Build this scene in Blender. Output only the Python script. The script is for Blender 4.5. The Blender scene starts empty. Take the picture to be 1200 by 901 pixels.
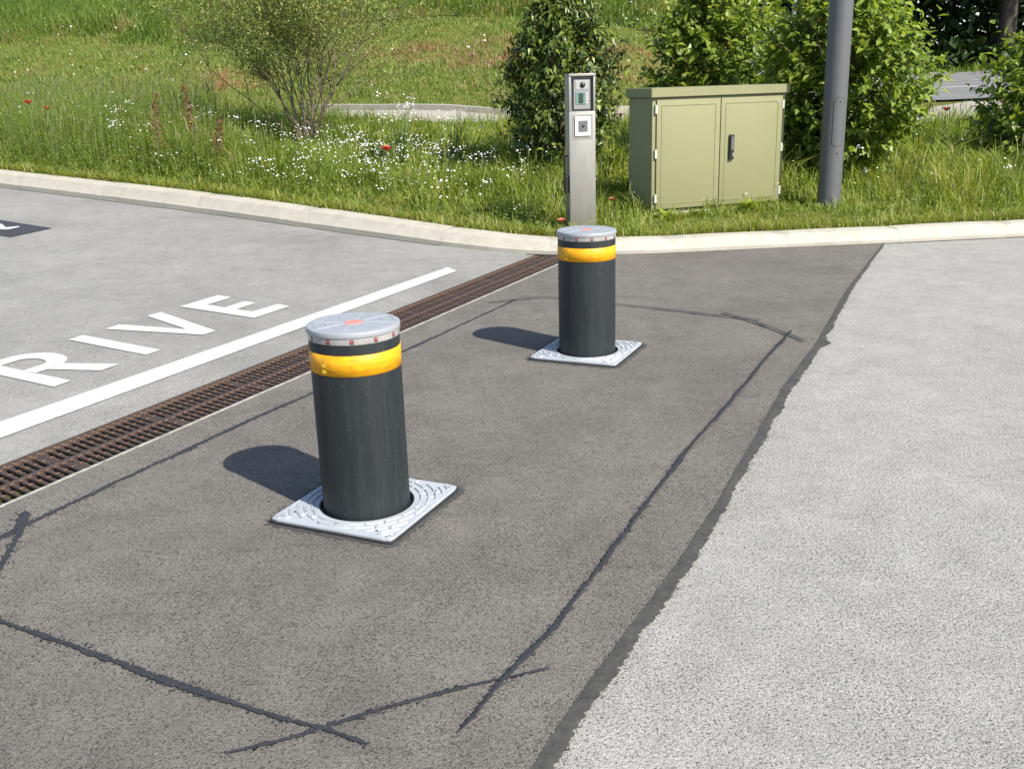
import bpy, bmesh, math, random
import numpy as np
from mathutils import Vector, Matrix

# ------------------------------------------------------------------ camera, sky, sun, exposure
SC = bpy.context.scene
COL = SC.collection
SC.render.engine = 'CYCLES'
SC.render.resolution_x, SC.render.resolution_y = 1024, 768
SC.view_settings.view_transform = 'Standard'
SC.view_settings.look = 'None'
SC.view_settings.exposure = 0.92
SC.view_settings.gamma = 1.0
SC.view_settings.use_curve_mapping = False

CAM_H, PITCH, ROLL = 1.251, 0.2979, -0.0306
cd = bpy.data.cameras.new('camera')
cam = bpy.data.objects.new('camera', cd)
COL.objects.link(cam)
cd.sensor_fit = 'HORIZONTAL'; cd.sensor_width = 36.0
cd.lens = 1154.9 / 1200 * 36.0
cd.clip_start = 0.05; cd.clip_end = 4000
_s, _c = math.sin(PITCH), math.cos(PITCH)
_fw, _ri, _up = Vector((0, _c, -_s)), Vector((1, 0, 0)), Vector((0, _s, _c))
_r2 = _ri * math.cos(ROLL) + _up * math.sin(ROLL)
_u2 = -_ri * math.sin(ROLL) + _up * math.cos(ROLL)
_m = Matrix((_r2, _u2, -_fw)).transposed().to_4x4()
_m.translation = Vector((0, 0, CAM_H))
cam.matrix_world = _m
SC.camera = cam

SUN_EL = math.radians(43.8)
SUN_AZ = math.atan2(0.703, -0.711)              # from +Y towards +X
SUN = Vector((math.sin(SUN_AZ) * math.cos(SUN_EL), math.cos(SUN_AZ) * math.cos(SUN_EL), math.sin(SUN_EL)))
w = bpy.data.worlds.new('World'); SC.world = w; w.use_nodes = True
wn = w.node_tree.nodes; wl = w.node_tree.links
sky = wn.new('ShaderNodeTexSky'); sky.sky_type = 'NISHITA'; sky.sun_disc = False
sky.sun_elevation = SUN_EL; sky.sun_rotation = SUN_AZ
sky.altitude = 300; sky.air_density = 1.0; sky.dust_density = 1.2; sky.ozone_density = 1.0
bg = wn['Background']; bg.inputs['Strength'].default_value = 0.115
wl.new(sky.outputs[0], bg.inputs[0])
sl = bpy.data.lights.new('sun', 'SUN'); sl.energy = 4.8; sl.angle = math.radians(0.53); sl.color = (1.0, 0.94, 0.83)
so = bpy.data.objects.new('sun', sl); COL.objects.link(so)
so.rotation_euler = SUN.to_track_quat('Z', 'Y').to_euler(); so.location = (20, -20, 30)

# ------------------------------------------------------------------ layout of the place
ANG = -0.432                                     # heading of the lane line of bollards
E1 = np.array([-math.sin(ANG), math.cos(ANG)])   # along the lane
E2 = np.array([math.cos(ANG), math.sin(ANG)])    # across the lane
OR = np.array([-0.4613, 2.8257])                 # first bollard
SLOPE = 0.045

def uv(u, v): return OR + u * E1 + v * E2
def vof(x, y): return (x - OR[0]) * E2[0] + (y - OR[1]) * E2[1]
def road_z(x, y): return SLOPE * np.maximum(0.0, -1.43 - vof(x, y))

KERB = np.array([(-60, 46.5), (-30, 27.0), (-18, 19.2), (-9.2, 13.45), (-5.55, 11.08), (-4.03, 10.12), (-2.75, 9.28), (-1.6, 8.48), (-0.9, 8.0), (-0.4, 7.67),
                 (0.0, 7.46), (0.4, 7.32), (0.75, 7.26), (1.1, 7.25), (1.95, 7.33), (2.86, 7.39), (3.95, 7.5), (8, 7.92), (30, 10.2), (80, 15.4)], float)

def kerb_near(x, y):
    """signed distance to the kerb line (positive behind it) and the nearest point"""
    x = np.asarray(x, float); y = np.asarray(y, float)
    best = np.full(x.shape, 1e9); sg = np.ones(x.shape); nx = np.zeros(x.shape); ny = np.zeros(x.shape)
    for i in range(len(KERB) - 1):
        a, b = KERB[i], KERB[i + 1]; d = b - a
        t = np.clip(((x - a[0]) * d[0] + (y - a[1]) * d[1]) / (d @ d), 0, 1)
        px, py = a[0] + t * d[0], a[1] + t * d[1]
        ds = np.hypot(x - px, y - py)
        cr = d[0] * (y - a[1]) - d[1] * (x - a[0])
        m = ds < best
        best = np.where(m, ds, best); sg = np.where(m, np.sign(cr), sg)
        nx = np.where(m, px, nx); ny = np.where(m, py, ny)
    return best * sg, nx, ny

def kerb_h(x): return 0.102 + 0.053 * np.clip((0.6 - np.asarray(x, float)) / 3.0, 0, 1)

TBX = [-60, -14, -6, 0, 4, 11.7, 25, 60]
TBY = [46, 24.5, 21.4, 18.2, 19.0, 25.5, 27, 30]
def track_back(x): return np.interp(x, TBX, TBY)
def track_front(x): return np.interp(x, [-60, -14, -4, 0, 4, 8, 14, 60], [41, 21.2, 17.6, 15.7, 15.6, 17.2, 21, 25])
def sstep(a, b, x):
    t = np.clip((x - a) / (b - a), 0, 1); return t * t * (3 - 2 * t)

def ground(x, y):
    x = np.asarray(x, float); y = np.asarray(y, float)
    d, nx, ny = kerb_near(x, y)
    zr = np.minimum(road_z(nx, ny), 0.36)
    base = zr + kerb_h(nx) - 0.015 + 0.05 * np.clip(d - 0.25, 0, 5.0)
    base = base + 0.03 * np.sin(x * 1.7 + 0.6) * np.sin(y * 1.3) * sstep(0.3, 2.5, d)
    yb = track_back(x)
    b = np.maximum(0, y - yb - 0.4)
    prof = np.where(b < 9.5, 0.25 * b, 2.375 + 0.16 * (b - 9.5))
    prof = prof * sstep(0, 1.5, b) + 0.16 * np.sin(x * 0.55) * np.sin(y * 0.6 + x * 0.2) * sstep(1, 5, b)
    prof = np.minimum(prof, 9 + 0.02 * b)
    ratio = x / np.maximum(y, 1.0)
    mask = 1 - sstep(0.19, 0.30, ratio)
    z = base + mask * prof + (1 - mask) * 0.025 * np.maximum(0, y - 24)
    z = np.where(y > 200, np.minimum(z, 12), z)
    return np.where(d > 0, z, np.minimum(road_z(x, y), 2.0) - 0.06)
# ---- END LAYOUT

RNG = np.random.default_rng(7)
random.seed(7)

# ------------------------------------------------------------------ mesh helpers
def link(o, parent=None):
    COL.objects.link(o)
    if parent is not None: o.parent = parent
    return o

def np_mesh(name, V, F, mat=None, tint=None, smooth=False, mats=None, midx=None):
    V = np.asarray(V, np.float32); F = np.asarray(F, np.int32)
    me = bpy.data.meshes.new(name)
    me.vertices.add(len(V)); me.vertices.foreach_set('co', V.ravel())
    k = F.shape[1]
    me.loops.add(F.size); me.loops.foreach_set('vertex_index', F.ravel())
    me.polygons.add(len(F))
    me.polygons.foreach_set('loop_start', np.arange(0, F.size, k, dtype=np.int32))
    me.polygons.foreach_set('loop_total', np.full(len(F), k, np.int32))
    if smooth: me.polygons.foreach_set('use_smooth', np.ones(len(F), bool))
    for m in (mats or ([mat] if mat else [])): me.materials.append(m)
    if midx is not None: me.polygons.foreach_set('material_index', np.asarray(midx, np.int32))
    if tint is not None:
        a = me.attributes.new('tint', 'FLOAT', 'POINT'); a.data.foreach_set('value', np.asarray(tint, np.float32))
    me.update(calc_edges=True); me.validate()
    return me

def obj(name, me, parent=None, loc=None, rz=None):
    o = bpy.data.objects.new(name, me)
    link(o, parent)
    if loc is not None: o.location = loc
    if rz is not None: o.rotation_euler = (0, 0, rz)
    return o

def thing(name, label, cat, loc=(0, 0, 0), rz=0, group=None):
    o = bpy.data.objects.new(name, None); COL.objects.link(o)
    o.location = loc; o.rotation_euler = (0, 0, rz); o.empty_display_size = 0.1
    tag(o, label, cat, group); return o

def tag(o, label=None, cat=None, group=None, kind=None):
    if label: o['label'] = label
    if cat: o['category'] = cat
    if group: o['group'] = group
    if kind: o['kind'] = kind
    return o

class MB:
    """small mesh collector"""
    def __init__(s): s.v = []; s.f = []; s.m = []; s.sm = []
    def add(s, vs, fs, mi=0, smooth=False):
        o = len(s.v); s.v += [tuple(map(float, p)) for p in vs]
        for f in fs: s.f.append(tuple(i + o for i in f)); s.m.append(mi); s.sm.append(smooth)
    def box(s, x0, x1, y0, y1, z0, z1, mi=0, bev=0.0):
        if bev <= 0:
            v = [(x, y, z) for z in (z0, z1) for y in (y0, y1) for x in (x0, x1)]
            s.add(v, [(0, 2, 3, 1), (4, 5, 7, 6), (0, 1, 5, 4), (2, 6, 7, 3), (0, 4, 6, 2), (1, 3, 7, 5)], mi); return
        bm = bmesh.new(); bmesh.ops.create_cube(bm, size=1)
        for q in bm.verts: q.co = Vector(((x0 + x1) / 2 + q.co.x * (x1 - x0), (y0 + y1) / 2 + q.co.y * (y1 - y0), (z0 + z1) / 2 + q.co.z * (z1 - z0)))
        bmesh.ops.bevel(bm, geom=bm.edges[:], offset=bev, segments=2, profile=0.6, affect='EDGES')
        s.bm(bm, mi); bm.free()
    def bm(s, bm, mi=0, smooth=False):
        bm.verts.index_update()
        s.add([tuple(q.co) for q in bm.verts], [[q.index for q in f.verts] for f in bm.faces], mi, smooth)
    def lathe(s, prof, n=64, mi=0, smooth=True, c=(0, 0), a0=0.0, closed=False):
        """prof: list of (r, z); a surface of revolution"""
        k = len(prof); vs = []
        for i in range(n):
            a = a0 + 2 * math.pi * i / n
            for r, z in prof: vs.append((c[0] + r * math.cos(a), c[1] + r * math.sin(a), z))
        fs = []
        for i in range(n):
            j = (i + 1) % n
            for q in range(k - 1): fs.append((i * k + q, j * k + q, j * k + q + 1, i * k + q + 1))
            if closed: fs.append((i * k + k - 1, j * k + k - 1, j * k, i * k))
        s.add(vs, fs, mi, smooth)
    def disc(s, r, z, n=64, mi=0, c=(0, 0), up=True):
        vs = [(c[0] + r * math.cos(2 * math.pi * i / n), c[1] + r * math.sin(2 * math.pi * i / n), z) for i in range(n)]
        s.add(vs, [tuple(range(n)) if up else tuple(reversed(range(n)))], mi)
    def prism(s, poly, z0, z1, mi=0):
        n = len(poly)
        vs = [(x, y, z0) for x, y in poly] + [(x, y, z1) for x, y in poly]
        s.add(vs, [tuple(range(n, 2 * n)), tuple(reversed(range(n)))] + [(i, (i + 1) % n, n + (i + 1) % n, n + i) for i in range(n)], mi)
    def tube(s, pts, rad, n=6, mi=0, smooth=True):
        pts = [Vector(p) for p in pts]; k = len(pts); vs = []
        if not hasattr(rad, '__len__'): rad = [rad] * k
        for i, p in enumerate(pts):
            t = (pts[min(i + 1, k - 1)] - pts[max(i - 1, 0)]).normalized()
            a = t.cross(Vector((0.3, 0.9, 0.1) if abs(t.z) > 0.8 else (0, 0, 1))).normalized(); b = t.cross(a)
            for j in range(n):
                th = 2 * math.pi * j / n; vs.append(p + (a * math.cos(th) + b * math.sin(th)) * rad[i])
        fs = [(i * n + j, i * n + (j + 1) % n, (i + 1) * n + (j + 1) % n, (i + 1) * n + j) for i in range(k - 1) for j in range(n)]
        fs += [tuple(reversed(range(n))), tuple(range((k - 1) * n, k * n))]
        s.add(vs, fs, mi, smooth)
    def mesh(s, name, mats):
        me = bpy.data.meshes.new(name); me.from_pydata(s.v, [], s.f)
        for m in (mats if isinstance(mats, (list, tuple)) else [mats]): me.materials.append(m)
        me.polygons.foreach_set('material_index', s.m); me.polygons.foreach_set('use_smooth', s.sm)
        me.update()
        bm = bmesh.new(); bm.from_mesh(me); bmesh.ops.recalc_face_normals(bm, faces=bm.faces[:]); bm.to_mesh(me); bm.free()
        return me
    def build(s, name, mats, parent=None, loc=None, rz=None):
        return obj(name, s.mesh(name, mats), parent, loc, rz)

def autosmooth(o, deg=35):
    o.data.set_sharp_from_angle(angle=math.radians(deg))

# ------------------------------------------------------------------ materials
class NT:
    def __init__(s, name):
        s.mat = bpy.data.materials.new(name); s.mat.use_nodes = True
        s.n = s.mat.node_tree.nodes; s.l = s.mat.node_tree.links
        s.b = s.n['Principled BSDF']; s.out = s.n['Material Output']; s._pos = None
    def new(s, t, **kw):
        n = s.n.new(t)
        for k, v in kw.items(): setattr(n, k, v)
        return n
    def set(s, n, k, v):
        if hasattr(v, 'is_linked') or isinstance(v, bpy.types.NodeSocket): s.l.new(v, n.inputs[k])
        else: n.inputs[k].default_value = v
    def pos(s):
        if s._pos is None: s._pos = s.new('ShaderNodeNewGeometry').outputs['Position']
        return s._pos
    def objpos(s): return s.new('ShaderNodeTexCoord').outputs['Object']
    def mapping(s, vec, scale=(1, 1, 1), rot=(0, 0, 0)):
        m = s.new('ShaderNodeMapping'); s.set(m, 'Vector', vec); m.inputs['Scale'].default_value = scale; m.inputs['Rotation'].default_value = rot
        return m.outputs[0]
    def noise(s, scale, detail=4, rough=0.55, vec=None, dist=0.0):
        n = s.new('ShaderNodeTexNoise'); s.set(n, 'Vector', vec or s.pos())
        n.inputs['Scale'].default_value = scale; n.inputs['Detail'].default_value = detail; n.inputs['Roughness'].default_value = rough
        n.inputs['Distortion'].default_value = dist
        return n.outputs[0]
    def voro(s, scale, out='Distance', vec=None, feature='F1', rnd=1.0):
        n = s.new('ShaderNodeTexVoronoi', feature=feature); s.set(n, 'Vector', vec or s.pos()); n.inputs['Scale'].default_value = scale
        n.inputs['Randomness'].default_value = rnd
        return n.outputs[out]
    def ramp(s, fac, stops, interp='LINEAR'):
        n = s.new('ShaderNodeValToRGB'); s.set(n, 'Fac', fac); n.color_ramp.interpolation = interp
        el = n.color_ramp.elements
        while len(el) < len(stops): el.new(0.5)
        for e, (p, c) in zip(el, stops):
            e.position = p; e.color = (*c, 1) if hasattr(c, '__len__') else (c, c, c, 1)
        return n.outputs[0]
    def mix(s, fac, a, b, mode='MIX'):
        n = s.new('ShaderNodeMix', data_type='RGBA', blend_type=mode)
        s.set(n, 0, fac)
        for k, v in ((6, a), (7, b)):
            if isinstance(v, bpy.types.NodeSocket): s.l.new(v, n.inputs[k])
            else: n.inputs[k].default_value = (*v, 1) if hasattr(v, '__len__') else (v, v, v, 1)
        return n.outputs[2]
    def math(s, op, a, b=0.5, clamp=False):
        n = s.new('ShaderNodeMath', operation=op, use_clamp=clamp); s.set(n, 0, a); s.set(n, 1, b); return n.outputs[0]
    def bump(s, h, strength=0.5, dist=0.01, prev=None):
        n = s.new('ShaderNodeBump'); n.inputs['Strength'].default_value = strength; n.inputs['Distance'].default_value = dist
        s.set(n, 'Height', h)
        if prev is not None: s.l.new(prev, n.inputs['Normal'])
        return n.outputs[0]
    def done(s, color=None, rough=0.7, metal=0.0, normal=None, spec=None, **kw):
        if color is not None: s.set(s.b, 'Base Color', (*color, 1) if isinstance(color, tuple) else color)
        s.set(s.b, 'Roughness', rough); s.set(s.b, 'Metallic', metal)
        if normal is not None: s.l.new(normal, s.b.inputs['Normal'])
        if spec is not None: s.set(s.b, 'Specular IOR Level', spec)
        for k, v in kw.items(): s.set(s.b, k, v)
        return s.mat

def mat_asphalt(name, lo, mid, hi, pit, grain=120.0, pitamt=0.5, bump=0.6, stain=None, stainamt=0.5, scuff=0.3, blot=1.0):
    t = NT(name)
    st = t.voro(grain * 1.7, 'Color'); sep = t.new('ShaderNodeSeparateColor'); t.l.new(st, sep.inputs[0])
    col = t.ramp(sep.outputs[0], [(0.0, lo), (0.5, mid), (1.0, hi)])
    fine = t.noise(grain * 3.2, 3, 0.75)
    col = t.mix(0.55, col, t.ramp(fine, [(0.3, lo), (0.5, mid), (0.7, hi)]))
    big = t.noise(0.9, 5, 0.6); mid_n = t.noise(7.0, 5, 0.65)
    col = t.mix(1.0, col, t.ramp(big, [(0.28, 1 - 0.20 * blot), (0.5, 1.0), (0.72, 1 + 0.13 * blot)]), 'MULTIPLY')
    col = t.mix(1.0, col, t.ramp(mid_n, [(0.3, 0.88), (0.7, 1.1)]), 'MULTIPLY')
    pn = t.noise(grain * 1.25, 3, 0.65, dist=0.3)
    clus = t.ramp(t.noise(3.0, 3, 0.6), [(0.35, 0.02), (0.7, 0.06)])
    pm = t.math('SUBTRACT', t.math('ADD', pn, clus), 0.0)
    pf = t.ramp(pm, [(0.60, 0.0), (0.68, 1.0)])
    col = t.mix(t.math('MULTIPLY', pf, pitamt), col, pit)
    if stain is not None:
        sn = t.noise(2.3, 6, 0.7, dist=0.6)
        col = t.mix(t.math('MULTIPLY', t.ramp(sn, [(0.52, 0.0), (0.66, 1.0)]), stainamt), col, stain)
    sm = t.noise(4.5, 6, 0.75, vec=t.mapping(t.pos(), (0.35, 1.6, 1), (0, 0, 0.2)), dist=1.2)
    col = t.mix(t.math('MULTIPLY', t.ramp(sm, [(0.58, 0.0), (0.74, 1.0)]), scuff), col, pit)
    lt = t.noise(1.7, 5, 0.7, vec=t.mapping(t.pos(), (1, 0.6, 1), (0, 0, 1.1)), dist=0.8)
    col = t.mix(t.math('MULTIPLY', t.ramp(lt, [(0.56, 0.0), (0.75, 1.0)]), scuff * 0.6), col, hi)
    gr = t.voro(38, 'Distance', rnd=1.0)
    col = t.mix(t.ramp(gr, [(0.035, 0.75), (0.07, 0.0)]), col, t.mix(0.5, hi, (0.5, 0.48, 0.44)))
    h = t.math('SUBTRACT', t.math('MULTIPLY', fine, 0.6), t.math('MULTIPLY', pf, 0.8))
    h2 = t.math('ADD', h, t.math('MULTIPLY', t.voro(grain * 1.7, 'Distance'), -0.5))
    nrm = t.bump(h2, bump, 0.006)
    return t.done(col, 0.88, normal=nrm, spec=0.3)

M = {}
M['asphalt_right'] = mat_asphalt('bleached_asphalt', (0.17, 0.166, 0.155), (0.298, 0.293, 0.274), (0.425, 0.42, 0.398), (0.08, 0.078, 0.072), 120, 0.85, 0.75, None, 0.5, 0.2, 0.45)
M['asphalt_left'] = mat_asphalt('grey_asphalt', (0.145, 0.143, 0.134), (0.222, 0.219, 0.207), (0.315, 0.311, 0.296), (0.09, 0.088, 0.082), 105, 0.7, 0.6, (0.27, 0.267, 0.254), 0.35)
M['asphalt_patch'] = mat_asphalt('patched_asphalt', (0.092, 0.084, 0.075), (0.146, 0.134, 0.119), (0.235, 0.218, 0.196), (0.042, 0.038, 0.034), 135, 0.8, 0.85, (0.10, 0.091, 0.081), 0.5, 0.5)
M['asphalt_road'] = mat_asphalt('road_asphalt', (0.13, 0.13, 0.13), (0.16, 0.16, 0.163), (0.19, 0.19, 0.195), (0.1, 0.1, 0.1), 40, 0.2, 0.2)

def m_sealant():
    t = NT('bitumen_sealant')
    n = t.noise(60, 4, 0.6)
    col = t.mix(t.ramp(n, [(0.35, 0), (0.75, 1)]), (0.019, 0.020, 0.026), (0.036, 0.036, 0.041))
    return t.done(col, 0.75, normal=t.bump(n, 0.4, 0.004), spec=0.3)
M['sealant'] = m_sealant()
def m_seam():
    t = NT('bitumen_seam')
    n = t.noise(45, 5, 0.65); b = t.noise(9, 3)
    col = t.ramp(t.math('ADD', t.math('MULTIPLY', n, 0.6), t.math('MULTIPLY', b, 0.4)), [(0.35, (0.036, 0.035, 0.033)), (0.7, (0.075, 0.073, 0.068))])
    return t.done(col, 0.7, normal=t.bump(n, 0.5, 0.006), spec=0.3)
M['seam'] = m_seam()
def m_paint(name, c, under, wear=0.5):
    t = NT(name)
    n = t.noise(160, 3, 0.7); b = t.noise(11, 5, 0.7)
    f = t.math('ADD', t.math('MULTIPLY', n, 0.75), t.math('MULTIPLY', b, 0.25))
    col = t.mix(t.ramp(f, [(wear, 0), (wear + 0.10, 1)]), c, under)
    col = t.mix(1.0, col, t.ramp(t.noise(5, 4), [(0.3, 0.9), (0.7, 1.04)]), 'MULTIPLY')
    return t.done(col, 0.7, normal=t.bump(n, 0.35, 0.004), spec=0.3)
M['paint_white'] = m_paint('white_road_paint', (0.455, 0.462, 0.46), (0.27, 0.27, 0.26), 0.53)
M['paint_dark'] = m_paint('dark_road_paint', (0.035, 0.036, 0.043), (0.08, 0.08, 0.08), 0.6)
def m_concrete(name, c1, c2, dirt):
    t = NT(name)
    n = t.noise(9, 6, 0.65); f = t.noise(130, 3, 0.7)
    col = t.mix(t.ramp(n, [(0.3, 0), (0.7, 1)]), c1, c2)
    col = t.mix(1.0, col, t.ramp(f, [(0.3, 0.86), (0.65, 1.05)]), 'MULTIPLY')
    st = t.noise(3.2, 6, 0.75, vec=t.mapping(t.pos(), (1, 1, 2.5)), dist=0.8)
    col = t.mix(t.math('MULTIPLY', t.ramp(st, [(0.52, 0), (0.7, 1)]), 0.45), col, dirt)
    return t.done(col, 0.85, normal=t.bump(t.math('ADD', n, t.math('MULTIPLY', f, 0.5)), 0.35, 0.006), spec=0.3)
M['kerb'] = m_concrete('kerb_concrete', (0.40, 0.378, 0.325), (0.33, 0.31, 0.262), (0.21, 0.192, 0.152))
M['mortar'] = m_concrete('joint_mortar', (0.36, 0.34, 0.29), (0.28, 0.26, 0.22), (0.19, 0.17, 0.14))
M['track'] = m_concrete('track_gravel', (0.27, 0.25, 0.205), (0.34, 0.315, 0.265), (0.19, 0.175, 0.14))
def m_iron():
    t = NT('rusted_cast_iron')
    n = t.noise(38, 5, 0.7); g = t.noise(210, 3, 0.7)
    col = t.ramp(n, [(0.3, (0.04, 0.031, 0.029)), (0.55, (0.056, 0.039, 0.033)), (0.78, (0.11, 0.06, 0.036))])
    col = t.mix(1.0, col, t.ramp(g, [(0.3, 0.75), (0.7, 1.2)]), 'MULTIPLY')
    return t.done(col, 0.72, normal=t.bump(g, 0.4, 0.002), spec=0.4)
M['iron'] = m_iron()
def m_rust():
    t = NT('orange_rust'); n = t.noise(120, 4, 0.7)
    return t.done(t.ramp(n, [(0.3, (0.13, 0.065, 0.035)), (0.7, (0.30, 0.16, 0.08))]), 0.85, normal=t.bump(n, 0.4, 0.002), spec=0.2)
M['rust'] = m_rust()
def m_simple(name, c, rough, metal=0.0, var=0.08, nscale=25, spec=0.5, grime=None, gamt=0.3, bump=0.0, stretch=(1, 1, 1)):
    t = NT(name); v = t.mapping(t.objpos(), stretch)
    n = t.noise(nscale, 4, 0.6, vec=v)
    col = t.mix(1.0, c, t.ramp(n, [(0.25, 1 - var), (0.75, 1 + var)]), 'MULTIPLY')
    if grime is not None:
        g = t.noise(nscale * 0.35, 6, 0.75, vec=v, dist=0.5)
        col = t.mix(t.math('MULTIPLY', t.ramp(g, [(0.5, 0), (0.75, 1)]), gamt), col, grime)
    r = t.ramp(n, [(0.2, max(rough - 0.08, 0.02)), (0.8, min(rough + 0.08, 1))])
    nr = t.bump(t.noise(nscale * 6, 3, vec=v), bump, 0.002) if bump else None
    return t.done(col, r, metal, nr, spec)
def m_bollard():
    t = NT('anthracite_powder_coat'); p = t.objpos()
    v = t.mapping(p, (1, 1, 0.06))
    streak = t.noise(55, 4, 0.7, vec=v); broad = t.noise(14, 3, 0.6, vec=v)
    col = t.mix(t.ramp(streak, [(0.45, 0), (0.8, 1)]), (0.0135, 0.0178, 0.0205), (0.025, 0.030, 0.033))
    col = t.mix(t.math('MULTIPLY', t.ramp(broad, [(0.5, 0), (0.75, 1)]), 0.5), col, (0.021, 0.024, 0.025))
    sp = t.voro(120, vec=t.mapping(p, (1, 1, 0.35)))
    col = t.mix(t.ramp(sp, [(0.045, 1), (0.09, 0)]), col, (0.2, 0.2, 0.19))
    dn = t.noise(7, 3, vec=t.mapping(p, (1, 1, 0.3)))
    scr = t.ramp(t.noise(240, 2, 0.8, vec=t.mapping(p, (1, 1, 0.02))), [(0.69, 0), (0.77, 1)])
    col = t.mix(t.math('MULTIPLY', scr, t.ramp(dn, [(0.45, 0), (0.6, 0.8)])), col, (0.14, 0.14, 0.135))
    return t.done(col, t.ramp(streak, [(0.3, 0.48), (0.8, 0.62)]), 0.0, t.bump(t.noise(300, 2, vec=p), 0.12, 0.001), 0.35)
M['bollard'] = m_bollard()
def m_amber():
    t = NT('amber_reflective_tape'); p = t.objpos()
    g = t.new('ShaderNodeSeparateXYZ'); t.l.new(p, g.inputs[0])
    a = t.math('ARCTAN2', g.outputs[1], g.outputs[0])
    cmb = t.new('ShaderNodeCombineXYZ'); t.l.new(t.math('MULTIPLY', a, 0.1345), cmb.inputs[0]); t.l.new(g.outputs[2], cmb.inputs[1])
    bk = t.new('ShaderNodeTexBrick'); t.l.new(cmb.outputs[0], bk.inputs['Vector']); bk.inputs['Scale'].default_value = 22; bk.inputs['Mortar Size'].default_value = 0.05
    bk.inputs['Color1'].default_value = (0.74, 0.74, 0.74, 1); bk.inputs['Color2'].default_value = (1.0, 1.0, 1.0, 1); bk.inputs['Mortar'].default_value = (1.25, 1.25, 1.25, 1); bk.inputs['Brick Width'].default_value = 0.75; bk.inputs['Row Height'].default_value = 0.34
    cell = t.voro(240, vec=cmb.outputs[0], rnd=0.15)
    patch = t.noise(26, 3, 0.6, vec=t.mapping(cmb.outputs[0], (1, 2.2, 1)))
    col = t.mix(t.ramp(patch, [(0.4, 0), (0.62, 1)]), (0.60, 0.265, 0.004), (0.70, 0.34, 0.006))
    col = t.mix(0.4, col, t.mix(1.0, col, bk.outputs[0], 'MULTIPLY'))
    col = t.mix(t.ramp(cell, [(0.35, 0), (0.65, 0.35)]), col, (0.55, 0.22, 0.004))
    return t.done(col, 0.5, 0.0, t.bump(cell, 0.3, 0.001), 0.35)
M['amber'] = m_amber()
M['amber_bright'] = m_simple('amber_prism_blocks', (0.85, 0.52, 0.03), 0.4)
M['cap'] = m_simple('cast_aluminium_cap', (0.29, 0.308, 0.335), 0.5, 0.2, 0.08, 30, 0.5, (0.24, 0.25, 0.27), 0.35, 0.15)
M['cap_ridge'] = m_simple('worn_cap_ridge', (0.32, 0.338, 0.365), 0.55, 0.1, 0.05, 40)
M['cap_groove'] = m_simple('cap_groove_tread_shade', (0.19, 0.2, 0.22), 0.7)  # dark tone of cap arcs and screws; on the plate, painted ridge shade
M['plate'] = m_simple('cast_aluminium_plate', (0.36, 0.385, 0.42), 0.5, 0.15, 0.08, 30, 0.5, (0.29, 0.30, 0.31), 0.4, 0.12)
M['lens_red'] = m_simple('red_lamp_lens', (0.66, 0.19, 0.15), 0.35, 0, 0.05, 60)
M['led_red'] = m_simple('red_led', (0.42, 0.06, 0.07), 0.3)
M['led_dark'] = m_simple('led_mount', (0.05, 0.035, 0.037), 0.5)
M['ring'] = m_simple('frosted_light_ring', (0.30, 0.295, 0.285), 0.25, 0, 0.15, 50, 0.6, (0.25, 0.24, 0.22), 0.4)
M['rubber'] = m_simple('black_rubber', (0.014, 0.014, 0.015), 0.6)
M['steel'] = m_simple('brushed_stainless', (0.34, 0.325, 0.30), 0.42, 0.75, 0.05, 60, 0.5, (0.33, 0.31, 0.28), 0.3, 0.1, (1, 1, 0.08))
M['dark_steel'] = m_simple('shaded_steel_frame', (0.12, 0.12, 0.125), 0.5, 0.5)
M['plastic_black'] = m_simple('black_plastic', (0.012, 0.012, 0.013), 0.35)
M['plastic_grey'] = m_simple('grey_plastic', (0.10, 0.10, 0.11), 0.5)
M['plastic_white'] = m_simple('white_plastic', (0.62, 0.62, 0.61), 0.45, 0, 0.03)
M['panel_light'] = m_simple('pale_panel_field', (0.33, 0.33, 0.325), 0.4, 0.3, 0.04)
M['panel_silver'] = m_simple('silver_intercom_panel', (0.24, 0.24, 0.235), 0.45, 0.3, 0.05)
M['screen'] = m_simple('green_lcd', (0.10, 0.19, 0.165), 0.25)
M['screen_dark'] = m_simple('lcd_text_block', (0.025, 0.036, 0.036), 0.3)
M['cabinet'] = m_simple('olive_powder_coat', (0.208, 0.208, 0.108), 0.5, 0, 0.03, 6, 0.4, (0.205, 0.208, 0.105), 0.35, 0.05)
M['cabinet_lid'] = m_simple('olive_lid_coat', (0.204, 0.205, 0.106), 0.52, 0, 0.03, 6, 0.4, (0.175, 0.178, 0.095), 0.4, 0.05)
M['plinth'] = m_simple('olive_plinth', (0.27, 0.27, 0.16), 0.7, 0, 0.08, 15)
M['hinge'] = m_simple('pale_hinge', (0.42, 0.43, 0.38), 0.5)
M['pole'] = m_simple('grey_pole_paint', (0.085, 0.087, 0.093), 0.55, 0.05, 0.05, 14, 0.5, (0.07, 0.07, 0.073), 0.3, 0.05)
M['galv'] = m_simple('galvanised_steel', (0.3, 0.31, 0.32), 0.5, 0.4)
M['sign_red'] = m_simple('sign_red', (0.5, 0.03, 0.04), 0.4)
M['sign_white'] = m_simple('sign_white', (0.75, 0.75, 0.75), 0.4)
M['sign_blue'] = m_simple('sign_blue', (0.03, 0.12, 0.42), 0.4)
M['bark'] = m_simple('grey_brown_bark', (0.12, 0.095, 0.07), 0.9, 0, 0.3, 40, 0.2, (0.06, 0.05, 0.04), 0.5, 0.6, (1, 1, 0.3))
M['bark_dark'] = m_simple('dark_bark', (0.06, 0.05, 0.04), 0.9, 0, 0.3, 30, 0.2, None, 0.3, 0.6, (1, 1, 0.3))
M['channel'] = m_simple('channel_mud', (0.03, 0.026, 0.022), 0.9)
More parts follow.
